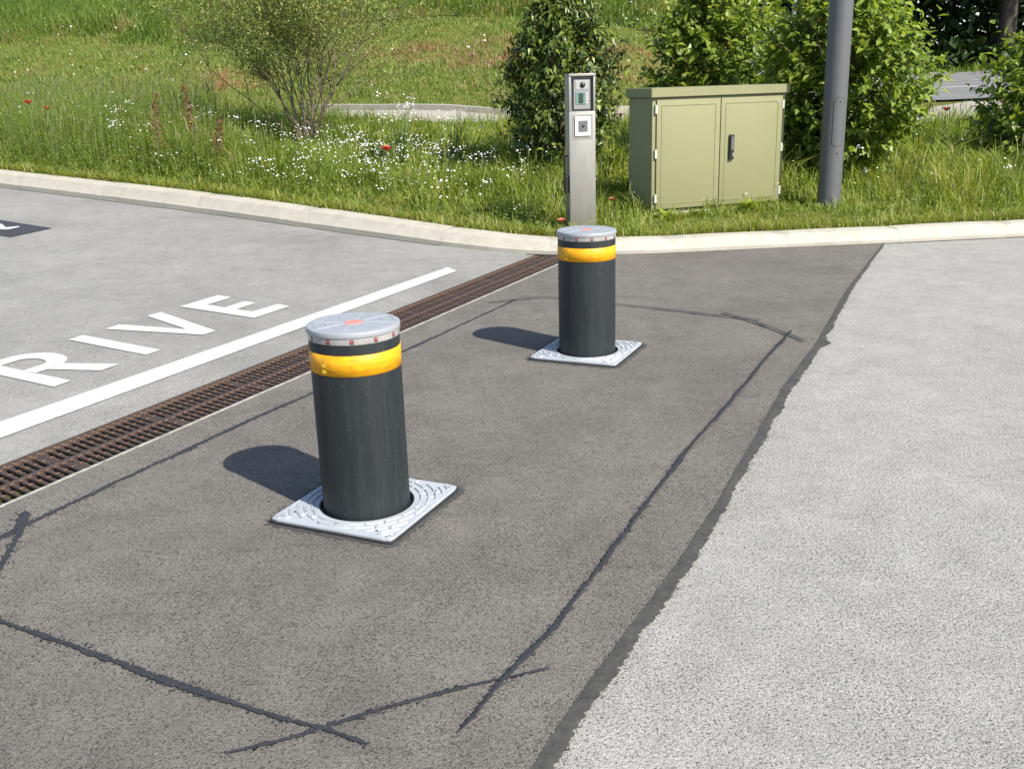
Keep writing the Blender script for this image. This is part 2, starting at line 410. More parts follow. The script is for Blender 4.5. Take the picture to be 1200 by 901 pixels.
M['zinc'] = m_simple('zinc_edge', (0.33, 0.32, 0.295), 0.7, 0.1, 0.3, 30, 0.3, (0.13, 0.12, 0.105), 0.9)

def m_leaf(name, stops, rough=0.5, trans=0.3, spec=0.4):
    t = NT(name)
    a = t.new('ShaderNodeAttribute', attribute_name='tint')
    col = t.ramp(a.outputs['Fac'], stops)
    back = t.mix(1.0, col, (1.25, 1.2, 0.55), 'MULTIPLY')
    t.done(col, rough, spec=spec)
    tr = t.new('ShaderNodeBsdfTranslucent'); t.l.new(back, tr.inputs[0])
    mx = t.new('ShaderNodeMixShader'); mx.inputs[0].default_value = trans
    t.l.new(t.b.outputs[0], mx.inputs[1]); t.l.new(tr.outputs[0], mx.inputs[2]); t.l.new(mx.outputs[0], t.out.inputs[0])
    return t.mat
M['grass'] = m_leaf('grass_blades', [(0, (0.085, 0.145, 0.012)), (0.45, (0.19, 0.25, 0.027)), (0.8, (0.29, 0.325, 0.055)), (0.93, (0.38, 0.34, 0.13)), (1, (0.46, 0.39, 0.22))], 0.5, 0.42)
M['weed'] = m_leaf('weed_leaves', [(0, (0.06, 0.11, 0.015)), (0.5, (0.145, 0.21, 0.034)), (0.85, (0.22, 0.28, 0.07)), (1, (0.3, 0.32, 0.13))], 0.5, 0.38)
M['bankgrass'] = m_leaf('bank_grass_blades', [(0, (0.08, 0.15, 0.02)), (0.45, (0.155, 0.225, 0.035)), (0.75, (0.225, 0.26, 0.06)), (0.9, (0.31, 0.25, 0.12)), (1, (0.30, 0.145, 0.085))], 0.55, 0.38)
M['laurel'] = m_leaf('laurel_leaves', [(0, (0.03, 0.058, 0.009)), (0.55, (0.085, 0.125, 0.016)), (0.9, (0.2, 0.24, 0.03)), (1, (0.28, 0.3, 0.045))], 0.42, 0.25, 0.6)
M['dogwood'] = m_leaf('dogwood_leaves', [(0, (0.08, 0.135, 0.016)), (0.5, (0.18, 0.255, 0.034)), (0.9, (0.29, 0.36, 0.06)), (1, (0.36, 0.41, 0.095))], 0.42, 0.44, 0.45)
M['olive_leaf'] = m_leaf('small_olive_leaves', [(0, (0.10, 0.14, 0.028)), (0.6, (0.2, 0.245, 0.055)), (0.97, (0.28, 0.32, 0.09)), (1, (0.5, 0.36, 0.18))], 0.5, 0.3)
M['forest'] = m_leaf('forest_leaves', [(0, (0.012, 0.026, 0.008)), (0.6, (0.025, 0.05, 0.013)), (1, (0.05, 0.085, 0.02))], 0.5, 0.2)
M['white_petal'] = m_simple('white_petals', (0.68, 0.68, 0.7), 0.6)
M['blue_petal'] = m_simple('pale_blue_petals', (0.3, 0.33, 0.6), 0.6)
M['yellow_petal'] = m_simple('yellow_petals', (0.7, 0.5, 0.03), 0.6)
M['poppy'] = m_simple('poppy_petals', (0.72, 0.045, 0.018), 0.5)
M['poppy_old'] = m_simple('faded_poppy_petals', (0.5, 0.13, 0.07), 0.6)
M['stem'] = m_simple('green_stem', (0.08, 0.12, 0.03), 0.6)
M['dock'] = m_leaf('dock_seed_heads', [(0, (0.10, 0.045, 0.022)), (1, (0.22, 0.11, 0.05))], 0.8, 0.15)
M['straw'] = m_leaf('straw_stems', [(0, (0.3, 0.26, 0.13)), (1, (0.45, 0.38, 0.22))], 0.7, 0.2)
def m_ground():
    t = NT('turf_soil')
    n = t.noise(0.55, 6, 0.65); m = t.noise(6, 6, 0.7); f = t.noise(45, 4, 0.7)
    col = t.ramp(m, [(0.3, (0.09, 0.12, 0.02)), (0.5, (0.14, 0.165, 0.034)), (0.68, (0.22, 0.2, 0.07))])
    patch = t.ramp(n, [(0.55, 0), (0.68, 1)])
    col = t.mix(t.math('MULTIPLY', patch, 0.5), col, (0.2, 0.15, 0.08))
    col = t.mix(1.0, col, t.ramp(f, [(0.3, 0.6), (0.7, 1.25)]), 'MULTIPLY')
    return t.done(col, 0.95, normal=t.bump(t.math('ADD', m, f), 0.9, 0.05), spec=0.1)
M['ground'] = m_ground()
def m_leaflitter():
    t = NT('forest_floor'); m = t.noise(3, 6, 0.7)
    return t.done(t.ramp(m, [(0.3, (0.03, 0.04, 0.012)), (0.7, (0.06, 0.075, 0.025))]), 0.95, normal=t.bump(m, 0.8, 0.1))
M['forest_floor'] = m_leaflitter()

# ------------------------------------------------------------------ the ground, one sheet to the horizon
def axis(lo, hi, fine_lo, fine_hi, step):
    a = list(np.arange(fine_lo, fine_hi + 1e-6, step)); s = step
    while a[-1] < hi: s *= 1.22; a.append(a[-1] + s)
    s = step; b = []; q = fine_lo
    while q > lo: s *= 1.22; q -= s; b.append(q)
    return np.array(b[::-1] + a)
gx = axis(-1500, 1500, -20, 26, 0.35); gy = axis(-1500, 2500, 5, 50, 0.35)
GX, GY = np.meshgrid(gx, gy); GZ = ground(GX.ravel(), GY.ravel())
_d, _nx, _ny = kerb_near(GX.ravel(), GY.ravel())          # keep the sheet well below road level until it is clear of the kerb
GZ = np.where(_d < 0.62, np.minimum(road_z(_nx, _ny), np.minimum(road_z(GX.ravel(), GY.ravel()), 2.0)) - 0.10, GZ - 0.012 * (_d < 1.6))
nxg, nyg = len(gx), len(gy)
idx = np.arange(nxg * nyg).reshape(nyg, nxg)
GF = np.stack([idx[:-1, :-1].ravel(), idx[:-1, 1:].ravel(), idx[1:, 1:].ravel(), idx[1:, :-1].ravel()], 1)
tag(obj('ground', np_mesh('ground', np.stack([GX.ravel(), GY.ravel(), GZ], 1), GF, M['ground'], smooth=True)), kind='structure')

# drain line: centre at v = DV(u)
DW = 0.322
def DV(u): return -1.261 + 0.029 * u

def sheet(name, polys, mat, kind='structure'):
    mb = MB()
    for p in polys: mb.add(p, [tuple(range(len(p)))])
    o = mb.build(name, mat)
    return tag(o, kind=kind)
def P3(u, v, z=0.0):
    q = uv(u, v); return (q[0], q[1], z)
def PZ(u, v, dz=0.0):
    q = uv(u, v); return (q[0], q[1], float(road_z(q[0], q[1])) + dz)

# left lane: flat by the drain, then rising away from it
us = list(np.linspace(-14, 46, 31)); mb = MB()
def grid_sheet(mb, us, vfun, dz):
    rows = [[PZ(u, v, dz) for v in vfun(u)] for u in us]; k = len(rows[0])
    mb.add([p for r in rows for p in r], [(i * k + j, i * k + j + 1, (i + 1) * k + j + 1, (i + 1) * k + j) for i in range(len(rows) - 1) for j in range(k - 1)])
def lane_v(u):
    e = DV(u) - DW / 2
    hinge = min(-1.43, e - 0.001)
    return [-60, -30, -12, -6, -3, hinge, e]
grid_sheet(mb, us, lane_v, 0.0)
# trim the sheet so that it ends beneath the kerb
def trim_behind_kerb(me, margin=0.16):
    bm = bmesh.new(); bm.from_mesh(me)
    bmesh.ops.subdivide_edges(bm, edges=bm.edges[:], cuts=1, use_grid_fill=True)
    bm.to_mesh(me); bm.free()
me = mb.mesh('asphalt_lane', M['asphalt_left'])
def cut_at_kerb(me, off=0.12):
    """remove everything behind the kerb line (cut along each kerb segment that matters)"""
    bm = bmesh.new(); bm.from_mesh(me)
    segs = [((-60, 46.5), (-9.2, 13.45)), ((-9.2, 13.45), (-0.9, 8.0)), ((-0.9, 8.0), (0.4, 7.32)), ((0.4, 7.32), (1.1, 7.25)), ((1.1, 7.25), (8, 7.92)), ((8, 7.92), (80, 15.4))]
    for a, b in segs:
        a = np.array(a); b = np.array(b); d = (b - a) / np.linalg.norm(b - a); n = np.array([-d[1], d[0]])
        bmesh.ops.bisect_plane(bm, geom=bm.verts[:] + bm.edges[:] + bm.faces[:], plane_co=(*(a + n * off), 0), plane_no=(n[0], n[1], 0))
    dead = []
    for f in bm.faces:
        c = f.calc_center_median(); d = kerb_near(np.array([c.x]), np.array([c.y]))[0][0]
        if d > off * 0.9: dead.append(f)
    bmesh.ops.delete(bm, geom=dead, context='FACES')
    bm.to_mesh(me); bm.free()
cut_at_kerb(me)
lane = tag(obj('asphalt_lane', me), kind='structure')
mb = MB()
us2 = list(np.linspace(-14, 30, 23))
rows = [[P3(u, v) for v in (DV(u) + DW / 2, 0.5, 3, 8, 20, 60)] for u in us2]; k = 6
mb.add([p for r in rows for p in r], [(i * k + j, i * k + j + 1, (i + 1) * k + j + 1, (i + 1) * k + j) for i in range(len(rows) - 1) for j in range(k - 1)])
me = mb.mesh('asphalt_forecourt', M['asphalt_right']); cut_at_kerb(me)
tag(obj('asphalt_forecourt', me), kind='structure')

# the darker repaired strip that carries the bollards, 4 mm proud, with an uneven right edge
EDGE = [(-6, 0.97), (-0.917, 0.995), (-0.68, 0.997), (-0.363, 1.014), (-0.11, 1.03), (0.347, 1.039), (1.056, 1.036), (1.656, 1.031), (2.387, 1.055), (3.74, 1.05), (5.8, 1.115)]
def edge_v(u): return float(np.interp(u, [e[0] for e in EDGE], [e[1] for e in EDGE]))
mb = MB(); rows = []
for u in np.linspace(-6, 5.8, 60): rows.append([(*uv(u, DV(u) + DW / 2 + 0.012), 0.004), (*uv(u, 0), 0.004), (*uv(u, edge_v(u) - 0.03), 0.004)])
mb.add([p for r in rows for p in r], [(i * 3 + j, i * 3 + j + 1, (i + 1) * 3 + j + 1, (i + 1) * 3 + j) for i in range(len(rows) - 1) for j in range(2)])
me = mb.mesh('asphalt_patch', M['asphalt_patch']); cut_at_kerb(me)
patch = tag(obj('asphalt_patch', me), kind='structure')

def strip(name, pts, widths, z, mat, parent, jag=0.25, step=0.007, seed=1, jagR=None, thick=0.0015, zf=None, flecks=0):
    """a ragged ribbon along a polyline"""
    r = np.random.default_rng(seed); pts = np.array(pts, float)
    seg = np.r_[0, np.cumsum(np.linalg.norm(np.diff(pts, axis=0), axis=1))]
    s = np.arange(0, seg[-1], step); x = np.interp(s, seg, pts[:, 0]); y = np.interp(s, seg, pts[:, 1])
    # soften the polyline's corners
    kk = np.ones(9) / 9
    if len(x) > 20:
        xs = np.convolve(np.pad(x, 4, 'edge'), kk, 'valid'); ys = np.convolve(np.pad(y, 4, 'edge'), kk, 'valid'); x, y = xs, ys
    tx, ty = np.gradient(x), np.gradient(y); L = np.hypot(tx, ty); nx, ny = -ty / L, tx / L
    wd = np.interp(s, np.linspace(0, seg[-1], len(widths)), widths)
    def jagged(a):
        lo = np.interp(s, np.arange(0, s[-1] + 0.2, 0.09), r.uniform(-1, 1, len(np.arange(0, s[-1] + 0.2, 0.09))))
        return a * (0.6 * lo + 0.55 * r.uniform(-1, 1, len(s)))
    wl_ = wd / 2 * (1 + jagged(jag)); wr_ = wd / 2 * (1 + jagged(jag if jagR is None else jagR))
    taper = np.clip(np.minimum(s, seg[-1] - s) / 0.03, 0.15, 1); wl_ *= taper; wr_ *= taper
    n = len(s); zz = zf if zf is not None else (lambda a, b: 0 * a)
    c = np.stack([x, y, z + thick + zz(x, y)], 1); xl, yl, xr, yr = x + nx * wl_, y + ny * wl_, x - nx * wr_, y - ny * wr_
    Lp = np.stack([xl, yl, z + zz(xl, yl)], 1); Rp = np.stack([xr, yr, z + zz(xr, yr)], 1)
    V = np.stack([Lp, c, Rp], 1).reshape(-1, 3); i = np.arange(n - 1) * 3
    F = np.concatenate([np.stack([i, i + 1, i + 4, i + 3], 1), np.stack([i + 1, i + 2, i + 5, i + 4], 1)])[:, ::-1]
    if flecks:      # crumbs of bitumen beside the line
        m_ = int(seg[-1] * flecks); k_ = r.integers(0, n, m_); off = r.normal(0, 0.6, m_) * wd[k_] + np.sign(r.normal(size=m_)) * wd[k_] * 0.35
        cx_, cy_ = x[k_] + nx[k_] * off, y[k_] + ny[k_] * off; a_ = r.uniform(0, 6.28, m_); q_ = r.uniform(0.0012, 0.004, m_); tri_ = []
        for j in range(4): tri_.append(np.stack([cx_ + q_ * r.uniform(.6, 1.5, m_) * np.cos(a_ + j * 1.57), cy_ + q_ * r.uniform(.6, 1.5, m_) * np.sin(a_ + j * 1.57), np.full(m_, z)], 1))
        V2 = np.stack(tri_, 1).reshape(-1, 3); F = np.concatenate([F, len(V) + np.arange(m_)[:, None] * 4 + [0, 1, 2, 3]]); V = np.concatenate([V, V2])
    return obj(name, np_mesh(name, V, F, mat), parent)

TAR = [
    ([(-2.1, 1.55), (-1.53, 2.67), (-1.481, 2.785), (-1.317, 3.127), (-1.189, 3.376), (-1.04, 3.69), (-0.855, 4.02), (-0.5, 4.715), (0.041, 5.79)], [.024, .024, .028, .022, .028, .018, .024, .016, .02]),
    ([(-1.40, 2.35), (-1.428, 2.461), (-1.483, 2.678), (-1.545, 2.87)], [.022, .026, .03, .045]),
    ([(-2.0, 2.62), (-1.293, 2.184), (-1.073, 2.067), (-0.821, 1.92), (-0.642, 1.825), (-0.498, 1.75), (-0.403, 1.712), (-0.295, 1.651)], [.012, .011, .016, .017, .022, .028, .017, .012]),
    ([(-0.592, 1.641), (-0.482, 1.675), (-0.403, 1.712), (-0.289, 1.775), (-0.094, 1.85), (0.075, 1.905)], [.008, .013, .019, .012, .011, .012]),
    ([(-0.129, 1.68), (-0.038, 1.863), (0.084, 2.073), (0.211, 2.346), (0.408, 2.785), (0.624, 3.246), (0.832, 3.652), (1.181, 4.359), (1.422, 4.83)], [.01, .02, .017, .022, .016, .026, .018, .024, .022, .018, .026, .018]),
    ([(-0.136, 5.691), (0.041, 5.76), (0.221, 5.806), (0.318, 5.74), (0.604, 5.563), (0.956, 5.318), (1.199, 5.142), (1.34, 5.05)], [.016, .02, .016, .012, .018, .018, .014]),
    ([(1.158, 5.27), (1.3, 4.98), (1.43, 4.59)], [.016, .024, .014]),
]
for i, (pts, wd) in enumerate(TAR):
    strip('sealant_line', pts, [w_ * (0.68 if i > 1 else 0.75) for w_ in wd], 0.0058 + 0.0014 * i, M['sealant'], patch, jag=0.75, seed=10 + i, flecks=260)
# the bitumen seam along the repair's right edge
su = np.linspace(-4, 5.62, 40)
sp = [uv(u, edge_v(u) - 0.021) for u in su]
wds = np.interp(su, [-4, -0.9, 0.3, 1.6, 3.0, 4.2, 5.6], [.04, .038, .036, .04, .036, .026, .016])
strip('sealant_seam', sp, list(wds), 0.0055, M['seam'], patch, jag=0.2, seed=33, jagR=0.6, flecks=120)
mb = MB()
for u0, v0, sc in ((2.42, 1.05, 1.0),):
    c = uv(u0, v0); n = 9
    ply = [c + sc * (0.03 + 0.025 * random.random()) * (math.cos(2 * math.pi * q / n) * E1 * 1.6 + math.sin(2 * math.pi * q / n) * E2 * 0.8) for q in range(n)]
    mb.add([(*q, 0.0052) for q in ply], [tuple(range(n))])
mb.build('sealant_blot', M['seam'], patch)

for qi, (bx, by) in enumerate(((-0.4613, 2.8257), (0.3649, 4.5491))):
    ring = []
    for sx, sy in ((-1, -1), (1, -1), (1, 1), (-1, 1), (-1, -1)):
        q = np.array([bx, by]) + 0.222 * (sx * E2 + sy * E1); ring.append(q)
    strip('cut_edge', ring, [.018, .026, .016, .024, .03, .02, .018], 0.0052, M['seam'], patch, jag=0.8, seed=60 + qi, thick=0.001, flecks=500)

# ------------------------------------------------------------------ kerb of separate stones
kerb_root = tag(bpy.data.objects.new('kerb', None), kind='structure'); link(kerb_root)
def catmull(P, n=24):
    P = np.asarray(P, float); out = []
    for i in range(len(P) - 1):
        p0, p1, p2, p3 = P[max(i - 1, 0)], P[i], P[i + 1], P[min(i + 2, len(P) - 1)]
        for t in np.linspace(0, 1, n, endpoint=False):
            out.append(0.5 * ((2 * p1) + (-p0 + p2) * t + (2 * p0 - 5 * p1 + 4 * p2 - p3) * t * t + (-p0 + 3 * p1 - 3 * p2 + p3) * t ** 3))
    out.append(P[-1]); return np.array(out)
KL = KERB[(KERB[:, 0] > -19) & (KERB[:, 0] < 31)]
kc = KL; ks = np.r_[0, np.cumsum(np.linalg.norm(np.diff(kc, axis=0), axis=1))]
def kerb_at(s):
    return np.array([np.interp(s, ks, kc[:, 0]), np.interp(s, ks, kc[:, 1])])
s_ref = ks[int(np.where(np.isclose(KL[:, 0], -0.4))[0][0])] - 0.17
joints = [s_ref]
while joints[-1] < ks[-1] - 1.6:
    x = kerb_at(joints[-1])[0]; joints.append(joints[-1] + (0.86 if x > 0.35 and x < 6 else (0.95 if x <= 0.35 else 1.4)))
while joints[0] > 1.6: joints.insert(0, joints[0] - 1.44)
def kprof(h):
    return [(0.0, -0.12), (0.0, h * 0.30), (0.012, h * 0.36), (0.05, h * 0.86), (0.066, h * 0.965), (0.085, h), (0.205, h + 0.003), (0.21, h - 0.006), (0.21, -0.12)]
def kerb_sweep(s0, s1, shrink, jit=0.0):
    mb = MB(); n = max(2, int((s1 - s0) / 0.18) + 1); ss = np.linspace(s0, s1, n); rows = []
    for q, s in enumerate(ss):
        c = kerb_at(s); d = kerb_at(s + 0.12) - kerb_at(s - 0.12); d /= np.linalg.norm(d); nn = np.array([-d[1], d[0]])
        h = float(kerb_h(c[0])) + jit; z = float(road_z(c[0], c[1]))
        pr = kprof(h)
        if q in (0, n - 1) and shrink == 0: # chamfered ends
            pr = [(a + (0.004 if 0.005 < b else 0), b - (0.004 if b > 0.02 else 0)) for a, b in pr]
        rows.append([(*(c + nn * min(max(a + shrink, 0.0), 0.21) if shrink == 0 else c + nn * (a + (shrink if a < 0.1 else -shrink))), z + b - (shrink if b > 0.01 else 0)) for a, b in pr])
    k = len(rows[0])
    mb.add([p for r in rows for p in r], [(i * k + j, i * k + (j + 1) % k, (i + 1) * k + (j + 1) % k, (i + 1) * k + j) for i in range(n - 1) for j in range(k)] + [tuple(range(k)), tuple(range((n - 1) * k, n * k))])
    return mb
for a, b in zip(joints[:-1], joints[1:]):
    o = kerb_sweep(a + 0.003, b - 0.003, 0, random.uniform(-0.003, 0.003)).build('kerb_stone', M['kerb'], kerb_root); autosmooth(o, 40)
kerb_sweep(joints[0], joints[-1], 0.0045).build('mortar', M['mortar'], kerb_root)

M['silt'] = m_concrete('gutter_silt', (0.17, 0.16, 0.14), (0.21, 0.2, 0.18), (0.13, 0.12, 0.10))
for ia, (sa, sb, wd_) in enumerate(((joints[0], s_ref + 0.05, .026), (s_ref + 0.75, joints[-1], .022))):
    pts_ = []
    for q in np.arange(sa, sb, 0.1):
        c = kerb_at(q); dd_ = kerb_at(q + 0.1) - kerb_at(q - 0.1); dd_ /= np.linalg.norm(dd_); pts_.append(c - np.array([-dd_[1], dd_[0]]) * wd_ * 0.25)
    strip('gutter_silt', pts_, [wd_, wd_ * 0.5, wd_ * 1.1, wd_ * 0.6, wd_ * 1.2, wd_ * 0.4, wd_, wd_ * 0.7, wd_ * 1.1, wd_ * 0.5, wd_ * 0.9], 0.0062, M['silt'], kerb_root, jag=0.6, seed=70 + ia, thick=0.002, zf=road_z, step=0.015)

# turf strip right behind the kerb, laid over the edge of the ground sheet
mb = MB(); rows = []
for s in np.arange(joints[0], joints[-1], 0.2):
    c = kerb_at(s); dd_ = kerb_at(s + 0.15) - kerb_at(s - 0.15); dd_ /= np.linalg.norm(dd_); nn = np.array([-dd_[1], dd_[0]])
    row = []
    for a in (0.19, 0.3, 0.5, 0.75, 1.0, 1.3):
        q = c + nn * a; row.append((q[0], q[1], float(ground(q[0], q[1])) + (0.004 if a < 1.2 else -0.05)))
    rows.append(row)
mb.add([p for r in rows for p in r], [(i * 6 + j, (i + 1) * 6 + j, (i + 1) * 6 + j + 1, i * 6 + j + 1) for i in range(len(rows) - 1) for j in range(5)], 0, True)
tag(mb.build('turf_strip', M['ground']), kind='structure')

# ------------------------------------------------------------------ painted markings
def PZp(u, v, dz): return PZ(u, v, dz)
LET = {
 'R': None,
 'I': [[(1.146, -2.52), (1.247, -2.523), (1.212, -1.966), (1.113, -1.968)]],
 'V': [[(1.387, -2.516), (1.493, -2.516), (1.577, -2.13), (1.70, -2.52), (1.806, -2.52), (1.622, -1.968), (1.527, -1.972)]],
 'E': [[(1.955, -2.516), (2.288, -2.512), (2.277, -2.402), (2.062, -2.402), (2.055, -2.268), (2.235, -2.268), (2.23, -2.18), (2.05, -2.178), (2.043, -2.062), (2.264, -2.048), (2.253, -1.952), (1.934, -1.96)]],
}
word = thing('road_lettering', 'white painted capital letters RIVE on the grey lane beside the long white line', 'road lettering', PZ(1.3, -2.24, 0.0))
wl0 = Vector(word.location)
def paint_poly(name, polys, mat, parent, dz=0.0045, org=None):
    bm = bmesh.new()
    for p in polys:
        vs = [bm.verts.new(Vector(PZ(u, v, dz)) - (org or Vector())) for u, v in p]; bm.faces.new(vs)
    bmesh.ops.triangulate(bm, faces=bm.faces[:])
    bmesh.ops.recalc_face_normals(bm, faces=bm.faces[:])
    for f in bm.faces:
        if f.normal.z < 0: f.normal_flip()
    me = bpy.data.meshes.new(name); bm.to_mesh(me); bm.free(); me.materials.append(mat)
    return obj(name, me, parent)
# R built as a ring of quads: outer and inner outline of the bowl, plus stem and leg
def r_letter():
    stemL, stemR = 0.572, 0.672; top, bot = -2.522, -1.968
    quads = [[(stemL + 0.012, top), (stemR + 0.008, top), (stemR - 0.014, bot), (stemL - 0.012, bot)]]
    cx, cy = 0.775, -2.362; out, inn = [], []
    for q in range(15):
        a = -math.pi / 2 + math.pi * q / 14
        out.append((cx + 0.165 * math.cos(a), cy + 0.160 * math.sin(a))); inn.append((cx + 0.062 * math.cos(a), cy + 0.078 * math.sin(a)))
    out = [(stemR, top)] + out + [(stemR, cy + 0.160)]; inn = [(stemR, cy - 0.078)] + inn + [(stemR, cy + 0.078)]
    for i in range(len(out) - 1): quads.append([out[i], out[i + 1], inn[i + 1], inn[i]])
    quads.append([(0.735, cy + 0.1602), (0.835, cy + 0.143), (0.945, bot), (0.828, bot)])
    return quads
paint_poly('painted_letter', r_letter(), M['paint_white'], word, org=wl0)
for k in 'IVE': paint_poly('painted_letter', LET[k], M['paint_white'], word, org=wl0)
ln = []
lu = np.linspace(-3, 3.66, 34)
for a, b in zip(lu[:-1], lu[1:]):
    fL = lambda u: -1.808 + 0.0375 * u; fR = lambda u: -1.652 + 0.0275 * u
    e = 0.045 if b > 3.65 else 0
    ln.append([(a, fL(a)), (b + e, fL(b)), (b - e, fR(b)), (a, fR(a))])
pl = paint_poly('painted_line', ln, M['paint_white'], None)
tag(pl, 'long straight white painted line running along the rusty grating', 'road line')
dk = thing('road_marking', 'dark painted rectangle with a white sign in it at the left edge of the lane', 'road marking', PZ(3.35, -5.8, 0))
paint_poly('panel_ground', [[(3.155, -5.327), (3.625, -5.395), (3.79, -6.55), (3.32, -6.48)]], M['paint_dark'], dk, 0.0045, Vector(dk.location))
paint_poly('panel_sign', [[(3.385, -5.63), (3.53, -5.655), (3.55, -5.70), (3.46, -5.74), (3.575, -5.93), (3.50, -6.1), (3.40, -6.1), (3.36, -5.75)]], M['paint_white'], dk, 0.0085, Vector(dk.location))

# ------------------------------------------------------------------ track and road behind the verge
mb = MB(); rows = []
for x in np.linspace(-30, 26, 113):
    f, b = float(track_front(x)), float(track_back(x))
    rows.append([(x, y, float(ground(x, y)) + 0.05) for y in np.linspace(f, b, 9)])
k = 9
mb.add([p for r in rows for p in r], [(i * k + j, (i + 1) * k + j, (i + 1) * k + j + 1, i * k + j + 1) for i in range(len(rows) - 1) for j in range(k - 1)], 0, True)
tag(mb.build('gravel_track', M['track']), kind='structure')
mb = MB(); rows = []
for x in np.linspace(-30, 8, 77):
    b = float(track_back(x)); z = float(ground(x, b))
    rows.append([(x, b - 0.02, z - 0.1), (x, b - 0.02, z + 0.15), (x, b + 0.14, z + 0.16), (x, b + 0.16, z - 0.1)])
mb.add([p for r in rows for p in r], [(i * 4 + j, (i + 1) * 4 + j, (i + 1) * 4 + j + 1, i * 4 + j + 1) for i in range(len(rows) - 1) for j in range(3)])
tag(mb.build('track_kerb', M['mortar']), kind='structure')
def far_z(x, y): return float(ground(x, y))
RX0, RX1 = 7.0, 75.0
def ry(x, t): return 26.9 + 0.06 * (x - 12) + t * 17.0       # far road: t 0 near edge, 1 far edge
mb = MB(); rows = []
for x in np.linspace(RX0, RX1, 60): rows.append([(x, ry(x, t), far_z(x, ry(x, t)) + 0.06) for t in np.linspace(0, 1, 18)])
k = 18
mb.add([p for r in rows for p in r], [(i * k + j, (i + 1) * k + j, (i + 1) * k + j + 1, i * k + j + 1) for i in range(len(rows) - 1) for j in range(k - 1)], 0, True)
road = tag(mb.build('road', M['asphalt_road']), kind='structure')
for t0, t1 in ((0.385, 0.402), (0.70, 0.712)):
    mb = MB(); rows = []
    for x in np.linspace(RX0 + 0.5, RX1 - 0.5, 60): rows.append([(x, ry(x, t), far_z(x, ry(x, t)) + 0.075) for t in (t0, t1)])
    mb.add([p for r in rows for p in r], [(i * 2, i * 2 + 2, i * 2 + 3, i * 2 + 1) for i in range(len(rows) - 1)])
    mb.build('lane_line', M['paint_white'], road)
mb = MB(); rows = []
for x in np.linspace(RX0, RX1, 40):
    y = ry(x, 1.0); z = far_z(x, y)
    rows.append([(x, y, z), (x, y, z + 0.2), (x, y + 0.3, z + 0.21), (x, y + 2.2, z + 0.24), (x, y + 2.25, z - 0.1)])
mb.add([p for r in rows for p in r], [(i * 5 + j, (i + 1) * 5 + j, (i + 1) * 5 + j + 1, i * 5 + j + 1) for i in range(len(rows) - 1) for j in range(4)])
tag(mb.build('pavement', M['asphalt_road']), kind='structure')

# ------------------------------------------------------------------ drain with cast iron gratings
PITCH_B, NB, SEC = 0.0355, 14, 0.0355 * 14
def rotframe(u, v): q = uv(u, v); return (q[0], q[1], 0.0)
dang = ANG + math.atan(-0.029)      # drain direction a little off the lane
d0 = uv(0.0, DV(0.0))
drain = thing('drain_channel', 'long rusty cast iron drain grating crossing the asphalt from the kerb to the left edge', 'drain', (d0[0], d0[1], 0), dang)
# local frame: +y along the drain, +x across (towards the bollards)
U0, U1 = -3.07 - 0.497 * 0, 4.45
mb = MB()
y0, y1 = -3.6, 4.45
mb.box(-DW / 2 + 0.012, DW / 2 - 0.012, y0, y1, -0.19, -0.17)
mb.box(-DW / 2 - 0.02, -DW / 2 + 0.010, y0, y1, -0.19, -0.03); mb.box(DW / 2 - 0.010, DW / 2 + 0.02, y0, y1, -0.19, -0.03)
mb.build('channel', M['channel'], drain)
mb = MB()
rr = np.random.default_rng(5)
ys = np.arange(y0, y1, 0.06)
for a in ys:
    wdt = 0.0045 + 0.005 * rr.random()
    mb.box(DW / 2 - 0.001, DW / 2 + wdt, a + 0.0005, a + 0.0595, -0.05, 0.0058 + 0.001 * rr.random())
mb.build('edge_rail', M['zinc'], drain)
mb = MB(); mb.box(-DW / 2 - 0.006, -DW / 2 + 0.002, y0, y1, -0.05, 0.0015)
mb.build('edge_rail', M['iron'], drain)
def bar_mesh():
    mb = MB(); L = 0.128; sl = -0.021          # slanted ten degrees
    n = 7
    for q in range(n - 1):
        pass
    prof_t = [0, 0.12, 0.3, 0.5, 0.7, 0.88, 1]; hw = [0.0052, 0.006, 0.007, 0.0076, 0.007, 0.006, 0.0052]
    vs = []
    for t, h in zip(prof_t, hw):
        x = -L / 2 + L * t; y = sl * (t - 0.5)
        vs += [(x, y - h * 0.45, -0.020), (x, y - h, -0.0075), (x, y - h * 0.6, -0.003), (x, y + h * 0.6, -0.003), (x, y + h, -0.0075), (x, y + h * 0.45, -0.020)]
    mb.add(vs, [(i * 6 + j, (i + 1) * 6 + j, (i + 1) * 6 + j + 1, i * 6 + j + 1) for i in range(6) for j in range(5)], 0, True)
    for t in (0.02, 0.5):
        x = -L / 2 + L * t + 0.006; y = sl * (t - 0.5)
        mb.box(x - 0.0026, x + 0.0026, y - 0.0078, y + 0.0060, -0.008, -0.0022, 1)
    return mb.mesh('bar', [M['iron'], M['rust']])
BAR = bar_mesh()
